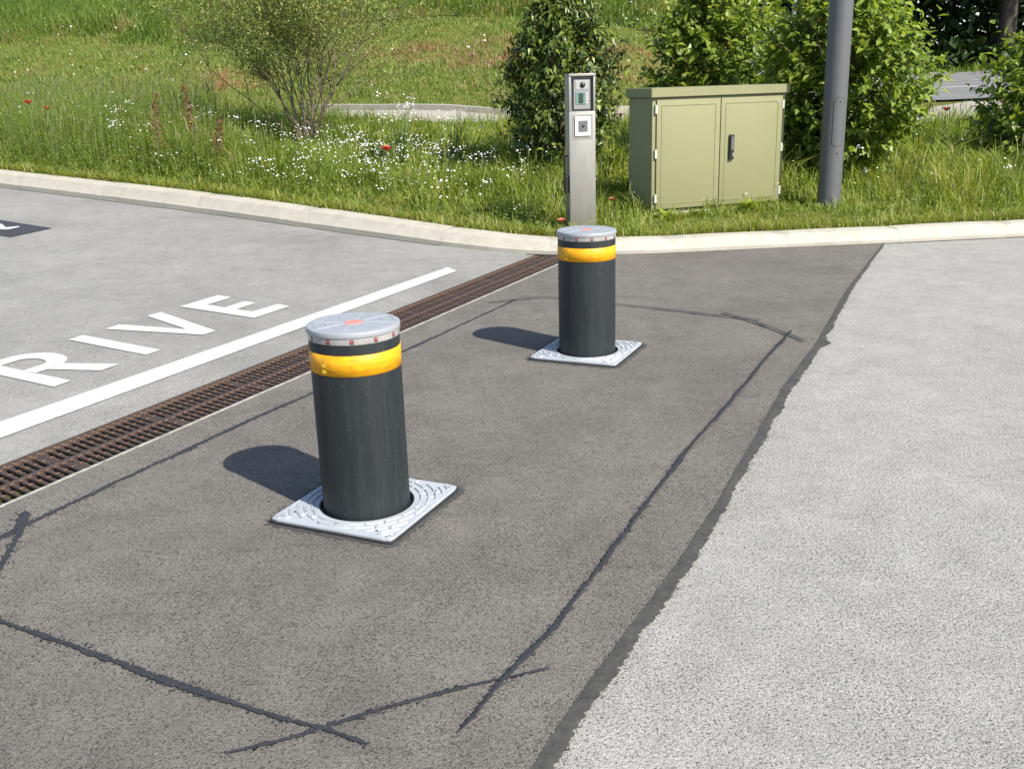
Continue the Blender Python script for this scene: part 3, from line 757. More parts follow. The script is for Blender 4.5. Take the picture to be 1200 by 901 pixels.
def frame_mesh():
    mb = MB(); g = 0.002
    for x0, x1 in ((-DW / 2 + 0.003, -DW / 2 + 0.022), (-0.009, 0.009), (DW / 2 - 0.022, DW / 2 - 0.003)):
        mb.box(x0, x1, g, SEC - g, -0.04, -0.0025, 0, 0.002)
    for y in (g, SEC - g - 0.012): mb.box(-DW / 2 + 0.022, -0.009, y, y + 0.012, -0.036, -0.006); mb.box(0.009, DW / 2 - 0.022, y, y + 0.012, -0.036, -0.006)
    for q in range(NB):      # rusty lugs along the rails
        y = (q + 0.5) * PITCH_B
        mb.box(-DW / 2 + 0.005, -DW / 2 + 0.0215, y + 0.004, y + 0.010, -0.01, -0.0012, 1)
        mb.box(DW / 2 - 0.0215, DW / 2 - 0.005, y - 0.012, y - 0.006, -0.01, -0.0012, 1)
    return mb.mesh('grating', [M['iron'], M['rust']])
FRM = frame_mesh()
secs = int(math.floor((y1 - y0) / SEC)); ystart = 4.43 - SEC * 15
for q in range(15):
    g = obj('grating', FRM, drain, (0, ystart + q * SEC, random.uniform(-0.0012, 0.0)))
    if q < 5:
        mbv, mbf, mbm = [], [], []
        rb = MB()
        for i in range(NB):
            for cx in (-0.0735, 0.0735):
                o_ = len(rb.v); rb.v += [(v.co.x + cx, v.co.y + (i + 0.5) * PITCH_B, v.co.z) for v in BAR.vertices]
                for p in BAR.polygons: rb.f.append(tuple(o_ + w_ for w_ in p.vertices)); rb.m.append(p.material_index); rb.sm.append(False)
        tag(rb.build('bar_row', [M['iron'], M['rust']], g), kind='stuff')
    else:
        for i in range(NB):
            for cx in (-0.0735, 0.0735):
                b = obj('bar', BAR, g, (cx, (i + 0.5) * PITCH_B + (0.004 if cx > 0 else 0), random.uniform(-0.0012, 0.0006)))
                b.rotation_euler = (0, 0, random.uniform(-0.02, 0.02))

# ------------------------------------------------------------------ rising bollards
BH, BR = 0.586, 0.1375
def arc_ridge(mb, r, a0, a1, wd, z0, z1, n=10, mi=0):
    vs = []
    for i in range(n + 1):
        a = a0 + (a1 - a0) * i / n
        for rr_, zz in ((r - wd / 2, z0), (r - wd / 4, z1), (r + wd / 4, z1), (r + wd / 2, z0)): vs.append((rr_ * math.cos(a), rr_ * math.sin(a), zz))
    mb.add(vs, [(i * 4 + j, i * 4 + j + 1, (i + 1) * 4 + j + 1, (i + 1) * 4 + j) for i in range(n) for j in range(3)] + [(0, 1, 2, 3), (n * 4 + 3, n * 4 + 2, n * 4 + 1, n * 4)], mi)
def rad_ridge(mb, a, r0, r1, wd, z0, z1, mi=0):
    c, s = math.cos(a), math.sin(a); vs = []
    for r in (r0, r1):
        for t, z in ((-wd / 2, z0), (-wd / 4, z1), (wd / 4, z1), (wd / 2, z0)): vs.append((r * c - t * s, r * s + t * c, z))
    mb.add(vs, [(j, j + 1, 4 + j + 1, 4 + j) for j in range(3)] + [(0, 3, 2, 1), (4, 5, 6, 7)], mi)
def make_bollard(name, label, loc, rz, block):
    t = thing(name, label, 'bollard', loc, rz, 'rising bollards in the repaired strip')
    mb = MB(); mb.lathe([(0.1335, -0.05), (0.1335, 0.550)], 96); mb.build('body', M['bollard'], t)
    mb = MB(); mb.lathe([(0.1336, 0.456), (0.1349, 0.4565), (0.1349, 0.5175), (0.1336, 0.518)], 96)
    band = mb.build('reflective_band', M['amber'], t)
    mb = MB()
    for a in (math.radians(block), math.radians(block + 180)):
        for q in range(3): 
            for w_ in (0,):
                vs = []
                for aa in np.linspace(a - 0.06, a + 0.06, 4):
                    for z in (0.464 + q * 0.018, 0.474 + q * 0.018): vs.append((0.13525 * math.cos(aa), 0.13525 * math.sin(aa), z))
                mb.add(vs, [(i * 2, i * 2 + 2, i * 2 + 3, i * 2 + 1) for i in range(3)], 0, True)
    mb.build('prism_block', M['amber_bright'], band)
    mb = MB(); mb.lathe([(0.1300, 0.5485), (0.1343, 0.5485), (0.1348, 0.5505), (0.1348, 0.5695)], 96); ring = mb.build('light_ring', M['ring'], t)
    for q in range(12):
        mb = MB(); mb.box(-0.0055, 0.0055, -0.001, 0.0008, 0.5515, 0.565, 0, 0.0004); mb.box(-0.0034, 0.0034, 0.0007, 0.0012, 0.5565, 0.5635, 1)
        l = mb.build('led', [M['led_dark'], M['led_red']], ring)
        a = math.radians(30 * q + 0.5); l.location = (0.1346 * math.cos(a), 0.1346 * math.sin(a), 0); l.rotation_euler = (0, 0, a - math.pi / 2)
    mb = MB(); mb.lathe([(0.1310, 0.5692), (0.1372, 0.5695), (0.1375, 0.571), (0.1375, 0.5805), (0.1362, 0.584), (0.1335, 0.5855), (0.1275, 0.586), (0.029, 0.586), (0.028, 0.584)], 96)
    cap = mb.build('top_cap', M['cap'], t); autosmooth(cap, 40)
    mb = MB()
    for q in range(8): rad_ridge(mb, math.radians(45 * q + 20), 0.033, 0.124, 0.0026, 0.5858, 0.5868)
    for q in range(8):
        a0 = math.radians(45 * q + 20 + 6); a1 = math.radians(45 * q + 65 - 6)
        arc_ridge(mb, 0.083, a0, a1, 0.003, 0.5858, 0.5868, 8, 1); arc_ridge(mb, 0.118, a0 - 0.08, a1 + 0.08, 0.003, 0.5858, 0.5868, 8, 1)
        if q % 2: arc_ridge(mb, 0.046, a0 - 0.05, a1 + 0.05, 0.0026, 0.5858, 0.5868, 6, 1)
    mb.build('cap_ridge', [M['cap_ridge'], M['cap_groove']], cap)
    mb = MB(); mb.lathe([(0.0282, 0.5845), (0.0265, 0.5862), (0.015, 0.587), (0.0001, 0.5873)], 40); mb.build('lamp_lens', M['lens_red'], cap)
    mb = MB()
    for a, r in ((1.9, 0.07), (4.75, 0.062)): mb.lathe([(0.004, 0.5862), (0.003, 0.5872), (0.0001, 0.5873)], 10, c=(r * math.cos(a), r * math.sin(a)))
    mb.build('cap_screw', M['cap_groove'], cap)
    # square frame let into the asphalt
    S = 0.2105; cr = 0.016
    sq = []
    for cx_, cy_, a0 in ((S - cr, S - cr, 0), (-S + cr, S - cr, 90), (-S + cr, -S + cr, 180), (S - cr, -S + cr, 270)):
        for k_ in range(5): a = math.radians(a0 + 22.5 * k_); sq.append((cx_ + cr * math.cos(a), cy_ + cr * math.sin(a)))
    def frame(mb, r_in, z0, z1, grow=0.0, mi=0):
        n = 96; inner = [(r_in * math.cos(2 * math.pi * i / n), r_in * math.sin(2 * math.pi * i / n)) for i in range(n)]
        outer = []
        for i in range(n):      # shoot a ray from the centre to the rounded square
            a = 2 * math.pi * i / n; dx, dy = math.cos(a), math.sin(a); H_ = S + grow
            t_ = H_ / max(abs(dx), abs(dy)); x, y = dx * t_, dy * t_
            c_ = H_ - cr
            if abs(x) > c_ and abs(y) > c_:
                ccx, ccy = math.copysign(c_, x), math.copysign(c_, y)
                bq = dx * ccx + dy * ccy; disc = max(bq * bq - (ccx ** 2 + ccy ** 2 - cr * cr), 0); t_ = bq + math.sqrt(disc); x, y = dx * t_, dy * t_
            outer.append((x, y))
        vs = [(x, y, z1) for x, y in inner] + [(x * 0.995, y * 0.995, z1) for x, y in outer] + [(x, y, z1 - 0.002) for x, y in outer] + [(x, y, z0) for x, y in outer] + [(x, y, z0) for x, y in inner]
        fs = []
        for k_ in range(4): fs += [(k_ * n + i, k_ * n + (i + 1) % n, (k_ + 1) * n + (i + 1) % n, (k_ + 1) * n + i) for i in range(n)]
        fs += [(4 * n + i, 4 * n + (i + 1) % n, (i + 1) % n, i) for i in range(n)]
        mb.add(vs, fs, mi)
    ZP = 0.0145
    mb = MB(); frame(mb, 0.147, -0.03, ZP); plate = mb.build('base_plate', M['plate'], t)
    mb = MB(); frame(mb, 0.150, -0.03, 0.0075, 0.0065); mb.build('gap_seal', M['rubber'], t)
    mb = MB(); mb.lathe([(0.1475, -0.02), (0.1475, ZP - 0.002), (0.1445, ZP - 0.001), (0.1415, ZP - 0.002), (0.1405, ZP - 0.012), (0.1345, -0.02)], 96); mb.build('collar_seal', M['rubber'], t)
    mb = MB(); mb.disc(0.16, -0.018, 48); mb.build('well_floor', M['rubber'], t)
    mb = MB(); lim = S - 0.010
    def inside(r, a): return abs(r * math.cos(a)) < lim and abs(r * math.sin(a)) < lim
    for j, r in enumerate((0.168, 0.191, 0.214, 0.237, 0.258)):
        st = 10 if j % 2 else 0
        for q in range(18):
            a0 = math.radians(20 * q + st + 1.6); a1 = math.radians(20 * q + st + 18.4)
            # clip the arc to the plate
            aa = [x for x in np.linspace(a0, a1, 13) if inside(r + 0.004, x)]
            if len(aa) > 4:
                arc_ridge(mb, r, aa[0], aa[-1], 0.0055, ZP - 0.0002, ZP + 0.0036, 6); arc_ridge(mb, r - 0.0041, aa[0], aa[-1], 0.0026, ZP - 0.0002, ZP + 0.0006, 6, 1)  # second, low dark arc paints a shade line along the ridge's inner side
            ar = math.radians(20 * q + st)
            if inside(r + 0.019, ar) and j < 4 and (q + j) % 2 == 0: rad_ridge(mb, ar, r + 0.005, r + 0.018, 0.0055, ZP - 0.0002, ZP + 0.0036)
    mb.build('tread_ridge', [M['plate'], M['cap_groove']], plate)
    for sx in (-1, 1):
        for sy in (-1, 1):
            mb = MB(); mb.lathe([(0.0088, ZP - 0.0005), (0.0080, ZP + 0.0022), (0.0062, ZP + 0.0026), (0.0055, ZP + 0.001), (0.0001, ZP + 0.0008)], 20, c=(0, 0))
            mb.build('bolt', M['galv'], plate, (sx * 0.192, sy * 0.192, 0))
    mb = MB()
    for x, y in ((-0.165, -0.145), (0.165, 0.145), (-0.05, -0.185), (-0.0, -0.17), (0.14, -0.17)): mb.lathe([(0.0052, ZP + 0.0002), (0.005, ZP + 0.0008), (0.0001, ZP + 0.0006)], 12, c=(x, y))
    mb.build('lift_hole', M['rubber'], plate)
    return t
make_bollard('rising_bollard', 'large near dark grey bollard with amber band and red centred cap, nearest the camera', (-0.4613, 2.8257, 0.004), ANG, -99)
make_bollard('rising_bollard', 'farther dark grey bollard with amber band standing in front of the steel intercom post', (0.3649, 4.5491, 0.004), ANG - 0.003, -113)

# ------------------------------------------------------------------ intercom post
def gz(x, y): return float(ground(x, y))
px_, py_ = 0.585, 7.84
post = thing('intercom_post', 'brushed steel post with intercom and card reader behind the kerb', 'intercom post', (px_, py_, gz(px_, py_) - 0.01), 0.215)
PW, PD, PH = 0.104, 0.065, 1.20
mb = MB()
mb.box(-PW, PW, -0.02, PD, 0, PH - 0.02, 0, 0.004)                     # back shell
mb.box(-PW, PW, -PD, -0.0205, 0, 0.925, 0, 0.003)                      # lower front
mb.box(-PW, -PW + 0.016, -PD, -0.0205, 0.9255, PH - 0.02, 0, 0.002)    # hood cheeks
mb.box(PW - 0.016, PW, -PD, -0.0205, 0.9255, PH - 0.02, 0, 0.002)
mb.box(-PW - 0.002, PW + 0.002, -PD - 0.006, PD + 0.002, PH - 0.0195, PH, 0, 0.003)
o = mb.build('column', M['steel'], post); autosmooth(o)
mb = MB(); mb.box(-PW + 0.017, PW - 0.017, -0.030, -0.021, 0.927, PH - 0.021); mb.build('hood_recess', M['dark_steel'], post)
mb = MB(); mb.box(-0.062, 0.070, -0.047, -0.0305, 0.940, 1.158, 0, 0.004); unit = mb.build('intercom_panel', M['panel_silver'], post)
mb = MB(); mb.box(-0.045, 0.058, -0.0495, -0.0472, 1.085, 1.148, 0, 0.001); mb.build('speaker_field', M['panel_light'], unit)
mb = MB()
bm = bmesh.new(); bmesh.ops.create_uvsphere(bm, u_segments=20, v_segments=12, radius=0.021)
for v in bm.verts: v.co.y *= 0.7
mb.bm(bm, 0, True); bm.free(); mb.build('camera_lens', M['plastic_black'], unit, (0.008, -0.050, 1.117))
mb = MB(); mb.box(-0.047, 0.030, -0.0505, -0.0472, 0.975, 1.065, 0, 0.001); scr = mb.build('screen', M['screen'], unit)
mb = MB(); mb.box(-0.024, 0.012, -0.0520, -0.0507, 0.983, 1.056); mb.build('screen_text', M['screen_dark'], scr)
for q in range(4):
    mb = MB(); mb.box(0.038, 0.050, -0.0500, -0.0472, 0.983 + q * 0.021, 0.996 + q * 0.021, 0, 0.001); mb.build('button', M['plastic_white'], unit)
mb = MB(); mb.box(-0.030, -0.022, -0.0482, -0.0472, 0.949, 0.954, 0); mb.build('status_light', M['led_red'], unit)
mb = MB(); mb.box(-0.080, 0.080, -PD - 0.003, -PD - 0.0002, 0.720, 0.905, 0, 0.001); rp = mb.build('reader_backplate', M['steel'], post)
mb = MB(); mb.box(-0.062, 0.062, -PD - 0.016, -PD - 0.0032, 0.745, 0.885, 0, 0.003); rd = mb.build('card_reader', M['plastic_white'], post)
mb = MB(); mb.box(-0.037, 0.037, -PD - 0.019, -PD - 0.0162, 0.775, 0.858, 0, 0.002); mb.build('reader_face', M['plastic_grey'], rd)
mb = MB(); mb.tube([(0, -PD - 0.0185, 0.817), (0, -PD - 0.0205, 0.817)], 0.011, 16); mb.build('reader_eye', M['plastic_black'], rd)
mb = MB(); mb.box(-PW - 0.030, -PW - 0.0005, -0.045, 0.03, 0.315, 0.445, 0, 0.006); lk = mb.build('side_lock', M['plastic_black'], post)
mb = MB(); mb.box(-PW - 0.028, -PW - 0.017, 0.0, 0.02, 0.446, 0.60, 0, 0.003); mb.box(-PW - 0.0165, -PW, 0.004, 0.016, 0.585, 0.60); mb.build('lock_lever', M['plastic_black'], lk)

# ------------------------------------------------------------------ utility cabinet
ca = math.radians(19.3)
cA = np.array([1.2275, 8.43]); cw, cdp = 1.285, 0.43
zc = gz(1.7, 8.8)
cab = thing('utility_cabinet', 'olive green metal cabinet with two doors standing in the grass', 'utility cabinet', (cA[0], cA[1], 0.10), ca)
mb = MB(); mb.box(0.012, cw - 0.012, 0.012, cdp - 0.012, -0.1, 0.062, 0, 0.004); mb.build('plinth', M['plinth'], cab)
mb = MB()
mb.box(0, cw, 0.0, cdp, 0.0625, 0.985, 0, 0.004); body = mb.build('body', M['cabinet'], cab); autosmooth(body)
mb = MB(); mb.box(0.03, 0.0, 0, 0, 0, 0) if False else None
mb.box(-0.003, -0.0003, 0.03, cdp - 0.03, 0.10, 0.95, 0, 0.001); mb.build('side_panel', M['cabinet'], cab)
mb = MB()
bm = bmesh.new(); bmesh.ops.create_cube(bm, size=1)
for v in bm.verts:
    v.co = Vector((cw / 2 + v.co.x * (cw + 0.05), cdp / 2 - 0.004 + v.co.y * (cdp + 0.055), 1.0255 + v.co.z * 0.075))
bmesh.ops.bevel(bm, geom=bm.edges[:], offset=0.005, segments=2, affect='EDGES'); mb.bm(bm); bm.free()
lid = mb.build('lid', M['cabinet_lid'], cab); autosmooth(lid)
mb = MB(); mb.box(-0.01, cw + 0.01, -0.012, cdp, 0.983, 0.9895); mb.build('lid_gap', M['rubber'], lid)
mid = 0.640
def door(x0, x1, hinge_left):
    z0, z1 = 0.075, 0.968
    mb = MB(); mb.box(x0, x1, -0.016, -0.002, z0, z1, 0, 0.003)
    d = mb.build('door', M['cabinet'], cab); autosmooth(d)
    i = 0.042
    mb = MB(); f = 0.006           # raised moulding around the panel
    for a in ((x0 + i, x1 - i, z0 + i, z0 + i + f), (x0 + i, x1 - i, z1 - i - f, z1 - i), (x0 + i, x0 + i + f, z0 + i + f, z1 - i - f), (x1 - i - f, x1 - i, z0 + i + f, z1 - i - f)):
        mb.box(a[0], a[1], -0.0195, -0.0158, a[2], a[3], 0, 0.0012)
    mb.build('moulding', M['cabinet'], d)
    for zz in (0.13, 0.50, 0.86):
        mb = MB(); xh = x0 - 0.010 if hinge_left else x1 + 0.002
        mb.box(xh - 0.006, xh + 0.014, -0.021, -0.0165 + 0.0162, zz, zz + 0.07, 0, 0.002); mb.build('hinge', M['hinge'], d)
    return d
door(0.035, mid - 0.004, True)
dr = door(mid + 0.004, cw - 0.035, False)
mb = MB(); mb.box(mid + 0.085, mid + 0.128, -0.040, -0.0162, 0.455, 0.665, 0, 0.007); hd = mb.build('handle', M['plastic_black'], dr)
mb = MB(); mb.box(mid + 0.112, mid + 0.124, -0.044, -0.0402, 0.480, 0.512, 0, 0.001); mb.build('lock_barrel', M['galv'], hd)
mb = MB(); mb.box(mid + 0.094, mid + 0.119, -0.046, -0.0402, 0.535, 0.645, 0, 0.002); mb.build('handle_grip', M['plastic_grey'], hd)
mb = MB(); mb.box(cw - 0.10, cw - 0.07, -0.0185, -0.0162, 0.905, 0.935, 0, 0.001); mb.build('label_plate', M['galv'], dr)
mb = MB(); mb.box(0.02, cw - 0.02, -0.0025, -0.0006, 0.0645, 0.074); mb.build('sill', M['rubber'], cab)

# ------------------------------------------------------------------ lamp post
lx, ly = 2.79, 8.60
lamp = thing('lamp_post', 'plain grey round metal lamp post to the right of the green cabinet', 'lamp post', (lx, ly, gz(lx, ly)))
mb = MB(); mb.lathe([(0.099, -0.1), (0.097, 0.0), (0.096, 2.0), (0.075, 6.0), (0.05, 6.05)], 40); mb.disc(0.05, 6.05, 40); mb.build('shaft', M['pole'], lamp)
a_c = math.radians(-90 + 24) - 0.33
mb = MB(); vs = []; n = 12
outl = []
hz0, hz1, hw_ = 0.50, 0.90, 0.045
for q in range(28):
    a = 2 * math.pi * q / 28; cx_, cz_ = math.cos(a), math.sin(a)
    outl.append((hw_ * cx_, (hz1 - hw_ if cz_ >= 0 else hz0 + hw_) + hw_ * cz_))
def onpole(w_, z, r): a = a_c + w_ / 0.0962; return (r * math.cos(a), r * math.sin(a), z)
n = len(outl)
vs = [onpole(w_, z, 0.0962) for w_, z in outl] + [onpole(w_, z, 0.0985) for w_, z in outl] + [onpole(w_ * 0.93, 0.7 + (z - 0.7) * 0.985, 0.0989) for w_, z in outl]
fs = [(i, (i + 1) % n, n + (i + 1) % n, n + i) for i in range(n)] + [(n + i, n + (i + 1) % n, 2 * n + (i + 1) % n, 2 * n + i) for i in range(n)]
# fill with horizontal strips so that it follows the round shaft
left = [i for i in range(n)]
mb.add(vs, fs)
rows = sorted(range(n), key=lambda i: outl[i][1])
half = [(math.cos(2 * math.pi * q / 28), 0) for q in range(28)]
strips = []
for zz in np.linspace(hz0 + 0.002, hz1 - 0.002, 22):
    if zz < hz0 + hw_: wv = math.sqrt(max(hw_ ** 2 - (hz0 + hw_ - zz) ** 2, 0))
    elif zz > hz1 - hw_: wv = math.sqrt(max(hw_ ** 2 - (zz - hz1 + hw_) ** 2, 0))
    else: wv = hw_
    strips.append([onpole(wv * 0.96 * t_, zz, 0.09885) for t_ in np.linspace(-1, 1, 7)])
mb.add([p for r in strips for p in r], [(i * 7 + j, i * 7 + j + 1, (i + 1) * 7 + j + 1, (i + 1) * 7 + j) for i in range(len(strips) - 1) for j in range(6)], 0, True)
hatch = mb.build('service_hatch', M['pole'], lamp)
mb = MB(); mb.tube([onpole(w_ * 1.02, z, 0.0968) for w_, z in outl + outl[:1]], 0.0026, 5); mb.build('hatch_gap', M['rubber'], hatch)
for zz in (0.45, 0.87):
    mb = MB(); p = onpole(0.01, zz, 0.098); q = onpole(0.01, zz, 0.1025); mb.tube([p, q], 0.007, 8); mb.build('hatch_screw', M['plastic_grey'], hatch)
# lantern above the frame
mb = MB(); mb.tube([(0, 0, 6.0), (0, -0.3, 6.12), (0, -0.9, 6.18)], 0.035, 10); mb.build('arm', M['pole'], lamp)
mb = MB(); mb.box(-0.13, 0.13, -1.45, -0.85, 6.13, 6.22, 0, 0.03); mb.build('lantern', M['pole'], lamp)

# ------------------------------------------------------------------ road signs behind the shrubs
def tri(mb, cz, r, y, mi, inv=False):
    k = -1 if inv else 1
    mb.add([(r * math.sin(a), y, cz + k * r * math.cos(a)) for a in (0, 2 * math.pi / 3, 4 * math.pi / 3)] + [(r * math.sin(a), y + 0.012, cz + k * r * math.cos(a)) for a in (0, 2 * math.pi / 3, 4 * math.pi / 3)],
           [(0, 1, 2), (5, 4, 3), (0, 3, 4, 1), (1, 4, 5, 2), (2, 5, 3, 0)], mi)
def road_sign(x, y, label, hz, inv, rnd):
    z = gz(x, y); t = thing('road_sign', label, 'road sign', (x, y, z), 0.1, 'road signs behind the shrubs')
    mb = MB(); mb.tube([(0, 0.03, -0.2), (0, 0.03, hz + 0.5)], 0.03, 10); mb.build('pole', M['galv'], t)
    mb = MB(); tri(mb, hz, 0.46, -0.01, 0, inv); p = mb.build('sign_plate', M['sign_red'], t)
    mb = MB(); tri(mb, hz, 0.29, -0.024, 0, inv); mb.build('sign_field', M['sign_white'], p)
    if rnd:
        mb = MB(); mb.tube([(0, 0.0, hz - 0.85), (0, -0.012, hz - 0.85)], 0.27, 28); q = mb.build('round_plate', M['sign_blue'], t)
        mb = MB(); mb.tube([(0.0, -0.013, hz - 0.85), (0, -0.02, hz - 0.85)], 0.17, 24); mb.build('sign_field', M['sign_white'], q)
    return t
road_sign(4.75, 25.3, 'red edged triangular road sign with a round blue sign below, behind left shrub top', 2.75, True, True)
road_sign(8.2, 26.2, 'red and white triangular road sign glimpsed through leaves left of the lamp post', 2.1, False, False)
mb = MB(); mb.tube([(0, 0, -0.2), (0, 0, 5)], 0.045, 10)
o = mb.build('sign_pole', M['galv'], None, (6.1, 21.8, gz(6.1, 21.8))); tag(o, 'thin pale grey pole rising behind the shrubs between cabinet and lamp post', 'pole')

# ------------------------------------------------------------------ foliage helpers
def cell_rand(x, y, s, k):
    v = np.sin(np.floor(x / s) * 127.1 + np.floor(y / s) * 311.7 + k * 74.7) * 43758.5453; return v - np.floor(v)
def blades(P, h, wd, lean, rng, tint, segs=2, az=None):
    n = len(P); az = rng.uniform(0, 2 * np.pi, n) if az is None else az; tw = az + rng.uniform(-0.9, 0.9, n) + np.pi / 2
    d = np.stack([np.cos(az), np.sin(az), 0 * az], 1); s = np.stack([np.cos(tw), np.sin(tw), 0 * az], 1) * (wd / 2)[:, None]
    up = np.array([0, 0, 1.0])
    c1 = P + up * (h * 0.55)[:, None] + d * (h * lean * 0.28)[:, None]
    c2 = P + up * (h * (1 - 0.28 * lean))[:, None] + d * (h * lean)[:, None]
    V = np.stack([P - s, P + s, c1 - s * 0.8, c1 + s * 0.8, c2], 1).reshape(-1, 3)
    b = np.arange(n)[:, None] * 5
    F = np.concatenate([b + [0, 1, 3], b + [0, 3, 2], b + [2, 3, 4]])
    return V, F, np.repeat(tint, 5)
def leaves(P, D, Nn, L, W, fold=0.25, droop=0.15, tint=None):
    D = D / np.linalg.norm(D, axis=1, keepdims=True); S = np.cross(D, Nn); S /= (np.linalg.norm(S, axis=1, keepdims=True) + 1e-9); U = np.cross(S, D)
    L = np.broadcast_to(L, len(P))[:, None]; W = np.broadcast_to(W, len(P))[:, None]
    m = P + D * L * 0.45 - U * W * fold * 0.4
    l = P + D * L * 0.42 + S * W * 0.5 + U * W * fold * 0.5; r = P + D * L * 0.42 - S * W * 0.5 + U * W * fold * 0.5
    t = P + D * L - U * L * droop
    V = np.stack([P, l, m, r, t], 1).reshape(-1, 3); b = np.arange(len(P))[:, None] * 5
    F = np.concatenate([b + [0, 2, 1], b + [0, 3, 2], b + [1, 2, 4], b + [2, 3, 4]])
    return V, F, np.repeat(tint if tint is not None else np.zeros(len(P)), 5)
def merge(parts):
    Vs, Fs, Ts, o = [], [], [], 0
    for V, F, T in parts: Vs.append(V); Fs.append(F + o); Ts.append(T); o += len(V)
    return np.concatenate(Vs), np.concatenate(Fs), np.concatenate(Ts)
def unit(v): return v / (np.linalg.norm(v, axis=-1, keepdims=True) + 1e-9)
def rdir(n, rng): return unit(rng.normal(size=(n, 3)))
class Lump:
    def __init__(s, rng, n=14, amp=0.3): s.c = rdir(n, rng); s.a = rng.uniform(-amp, amp, n)
    def __call__(s, d): return 1 + (np.exp(-((1 - d @ s.c.T) / 0.16)) * s.a).sum(1)

def shrub(name, label, loc, H, prof, leafmat, seed, nt=900, leaves_per=12, L=0.09, W=0.035, twig=0.22, droop=0.2, hang=0.2, bark='bark', limbs=16, limb_r=0.018, shoots=0, surf=0.35, lump=0.28, squash=(1, 1), base=0.12, gloss=None, fold=0.25, tint_pow=1.0, group=None):
    rng = np.random.default_rng(seed)
    t = thing(name, label, 'shrub', loc, 0, group)
    lp = Lump(rng, 26, lump)
    hf = np.clip(rng.beta(1.35, 1.25, nt), 0.02, 1) * (1 - base) + base
    R = np.interp(hf, [p[0] for p in prof], [p[1] for p in prof])
    th = rng.uniform(0, 2 * np.pi, nt); rr = rng.uniform(0, 1, nt) ** surf
    dirs = unit(np.stack([np.cos(th), np.sin(th), (hf - 0.5) * 1.6], 1)); k = lp(dirs)
    X = np.stack([R * rr * k * np.cos(th) * squash[0], R * rr * k * np.sin(th) * squash[1], hf * H * (0.94 + 0.06 * k)], 1)
    out = unit(np.stack([np.cos(th) * rr, np.sin(th) * rr, 0.35 + 0.5 * (hf - 0.4)], 1) + rng.normal(0, 0.25, (nt, 3)))
    tw_len = twig * rng.uniform(0.6, 1.3, nt)
    if shoots:
        sid = rng.choice(np.where(hf > 0.45)[0], shoots); tw_len[sid] *= 1.9; out[sid] = unit(out[sid] + [0, 0, 0.7]); X[sid] += out[sid] * 0.06
    parts = []; mb = MB()
    for q in range(leaves_per):
        f = (q + 0.4) / leaves_per
        P = X + out * (tw_len * (f - 0.35))[:, None]
        side = unit(np.cross(out, rdir(nt, rng)))
        D = unit(out * (0.35 + 0.5 * f) + side * 0.9 + np.array([0, 0, -hang]) + rng.normal(0, 0.18, (nt, 3)))
        Nn = unit(np.array([0.12, -0.12, 1.0]) + 0.45 * out + rng.normal(0, 0.26, (nt, 3)))
        sz = rng.uniform(0.65, 1.2, nt)
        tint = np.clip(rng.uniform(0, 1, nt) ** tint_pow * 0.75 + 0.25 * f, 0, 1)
        keep = rng.uniform(0, 1, nt) < 0.8
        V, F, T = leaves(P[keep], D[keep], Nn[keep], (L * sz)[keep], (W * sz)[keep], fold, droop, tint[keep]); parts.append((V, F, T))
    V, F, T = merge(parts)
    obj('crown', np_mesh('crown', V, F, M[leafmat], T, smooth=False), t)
    ids = rng.choice(nt, min(limbs, nt), replace=False)
    for i in ids:
        p0 = np.array([rng.normal(0, 0.035), rng.normal(0, 0.035), -0.08]); p3 = X[i]
        p1 = p0 * 0.5 + np.array([p3[0] * 0.12, p3[1] * 0.12, p3[2] * 0.35]); p2 = np.array([p3[0] * 0.55, p3[1] * 0.55, p3[2] * 0.7])
        mb.tube([p0, p1, p2, p3], [limb_r, limb_r * 0.75, limb_r * 0.45, limb_r * 0.18], 6)
    for i in rng.choice(nt, min(nt, 260), replace=False):
        a = X[i] * np.array([0.72, 0.72, 0.86]); mb.tube([a, X[i], X[i] + out[i] * tw_len[i] * 0.6], [0.006, 0.004, 0.0015], 4)
    mb.build('trunk', M[bark], t)
    return t

def at(x, y): return (x, y, gz(x, y) - 0.02)
shrub('laurel_shrub', 'dense dark glossy green shrub rising behind the steel intercom post', at(0.60, 10.5), 1.84, [(0, .26), (.12, .40), (.3, .50), (.5, .50), (.68, .43), (.84, .26), (.95, .12), (1, .04)],
      'laurel', 21, nt=1000, leaves_per=11, L=0.098, W=0.034, twig=0.2, droop=0.3, hang=0.35, base=0.05, lump=0.22, surf=0.3, tint_pow=1.3, limbs=14)
shrub('dogwood_shrub', 'bright green leafy shrub directly behind the olive cabinet', at(2.36, 11.6), 1.95, [(0, .3), (.2, .6), (.45, .72), (.7, .62), (.9, .38), (1, .12)],
      'dogwood', 22, nt=820, leaves_per=11, L=0.10, W=0.06, twig=0.28, droop=0.18, hang=0.1, base=0.1, lump=0.3, shoots=50, surf=0.4, tint_pow=1.2)
shrub('dogwood_shrub', 'bright green spreading shrub behind the grey lamp post', at(3.29, 9.95), 1.80, [(0, .12), (.15, .34), (.35, .54), (.55, .66), (.75, .62), (.92, .38), (1, .13)],
      'dogwood', 23, nt=1080, leaves_per=11, L=0.092, W=0.056, twig=0.27, droop=0.18, hang=0.1, base=0.08, lump=0.3, shoots=70, surf=0.4, limbs=22, tint_pow=1.1)
shrub('broadleaf_shrub', 'yellow green leafy shrub at the right edge of the verge', at(6.02, 11.0), 1.42, [(0, .3), (.2, .6), (.45, .74), (.7, .62), (.9, .36), (1, .1)],
      'dogwood', 24, nt=700, leaves_per=11, L=0.115, W=0.06, twig=0.3, droop=0.15, hang=0.05, base=0.05, lump=0.3, shoots=50, surf=0.4, tint_pow=0.8)
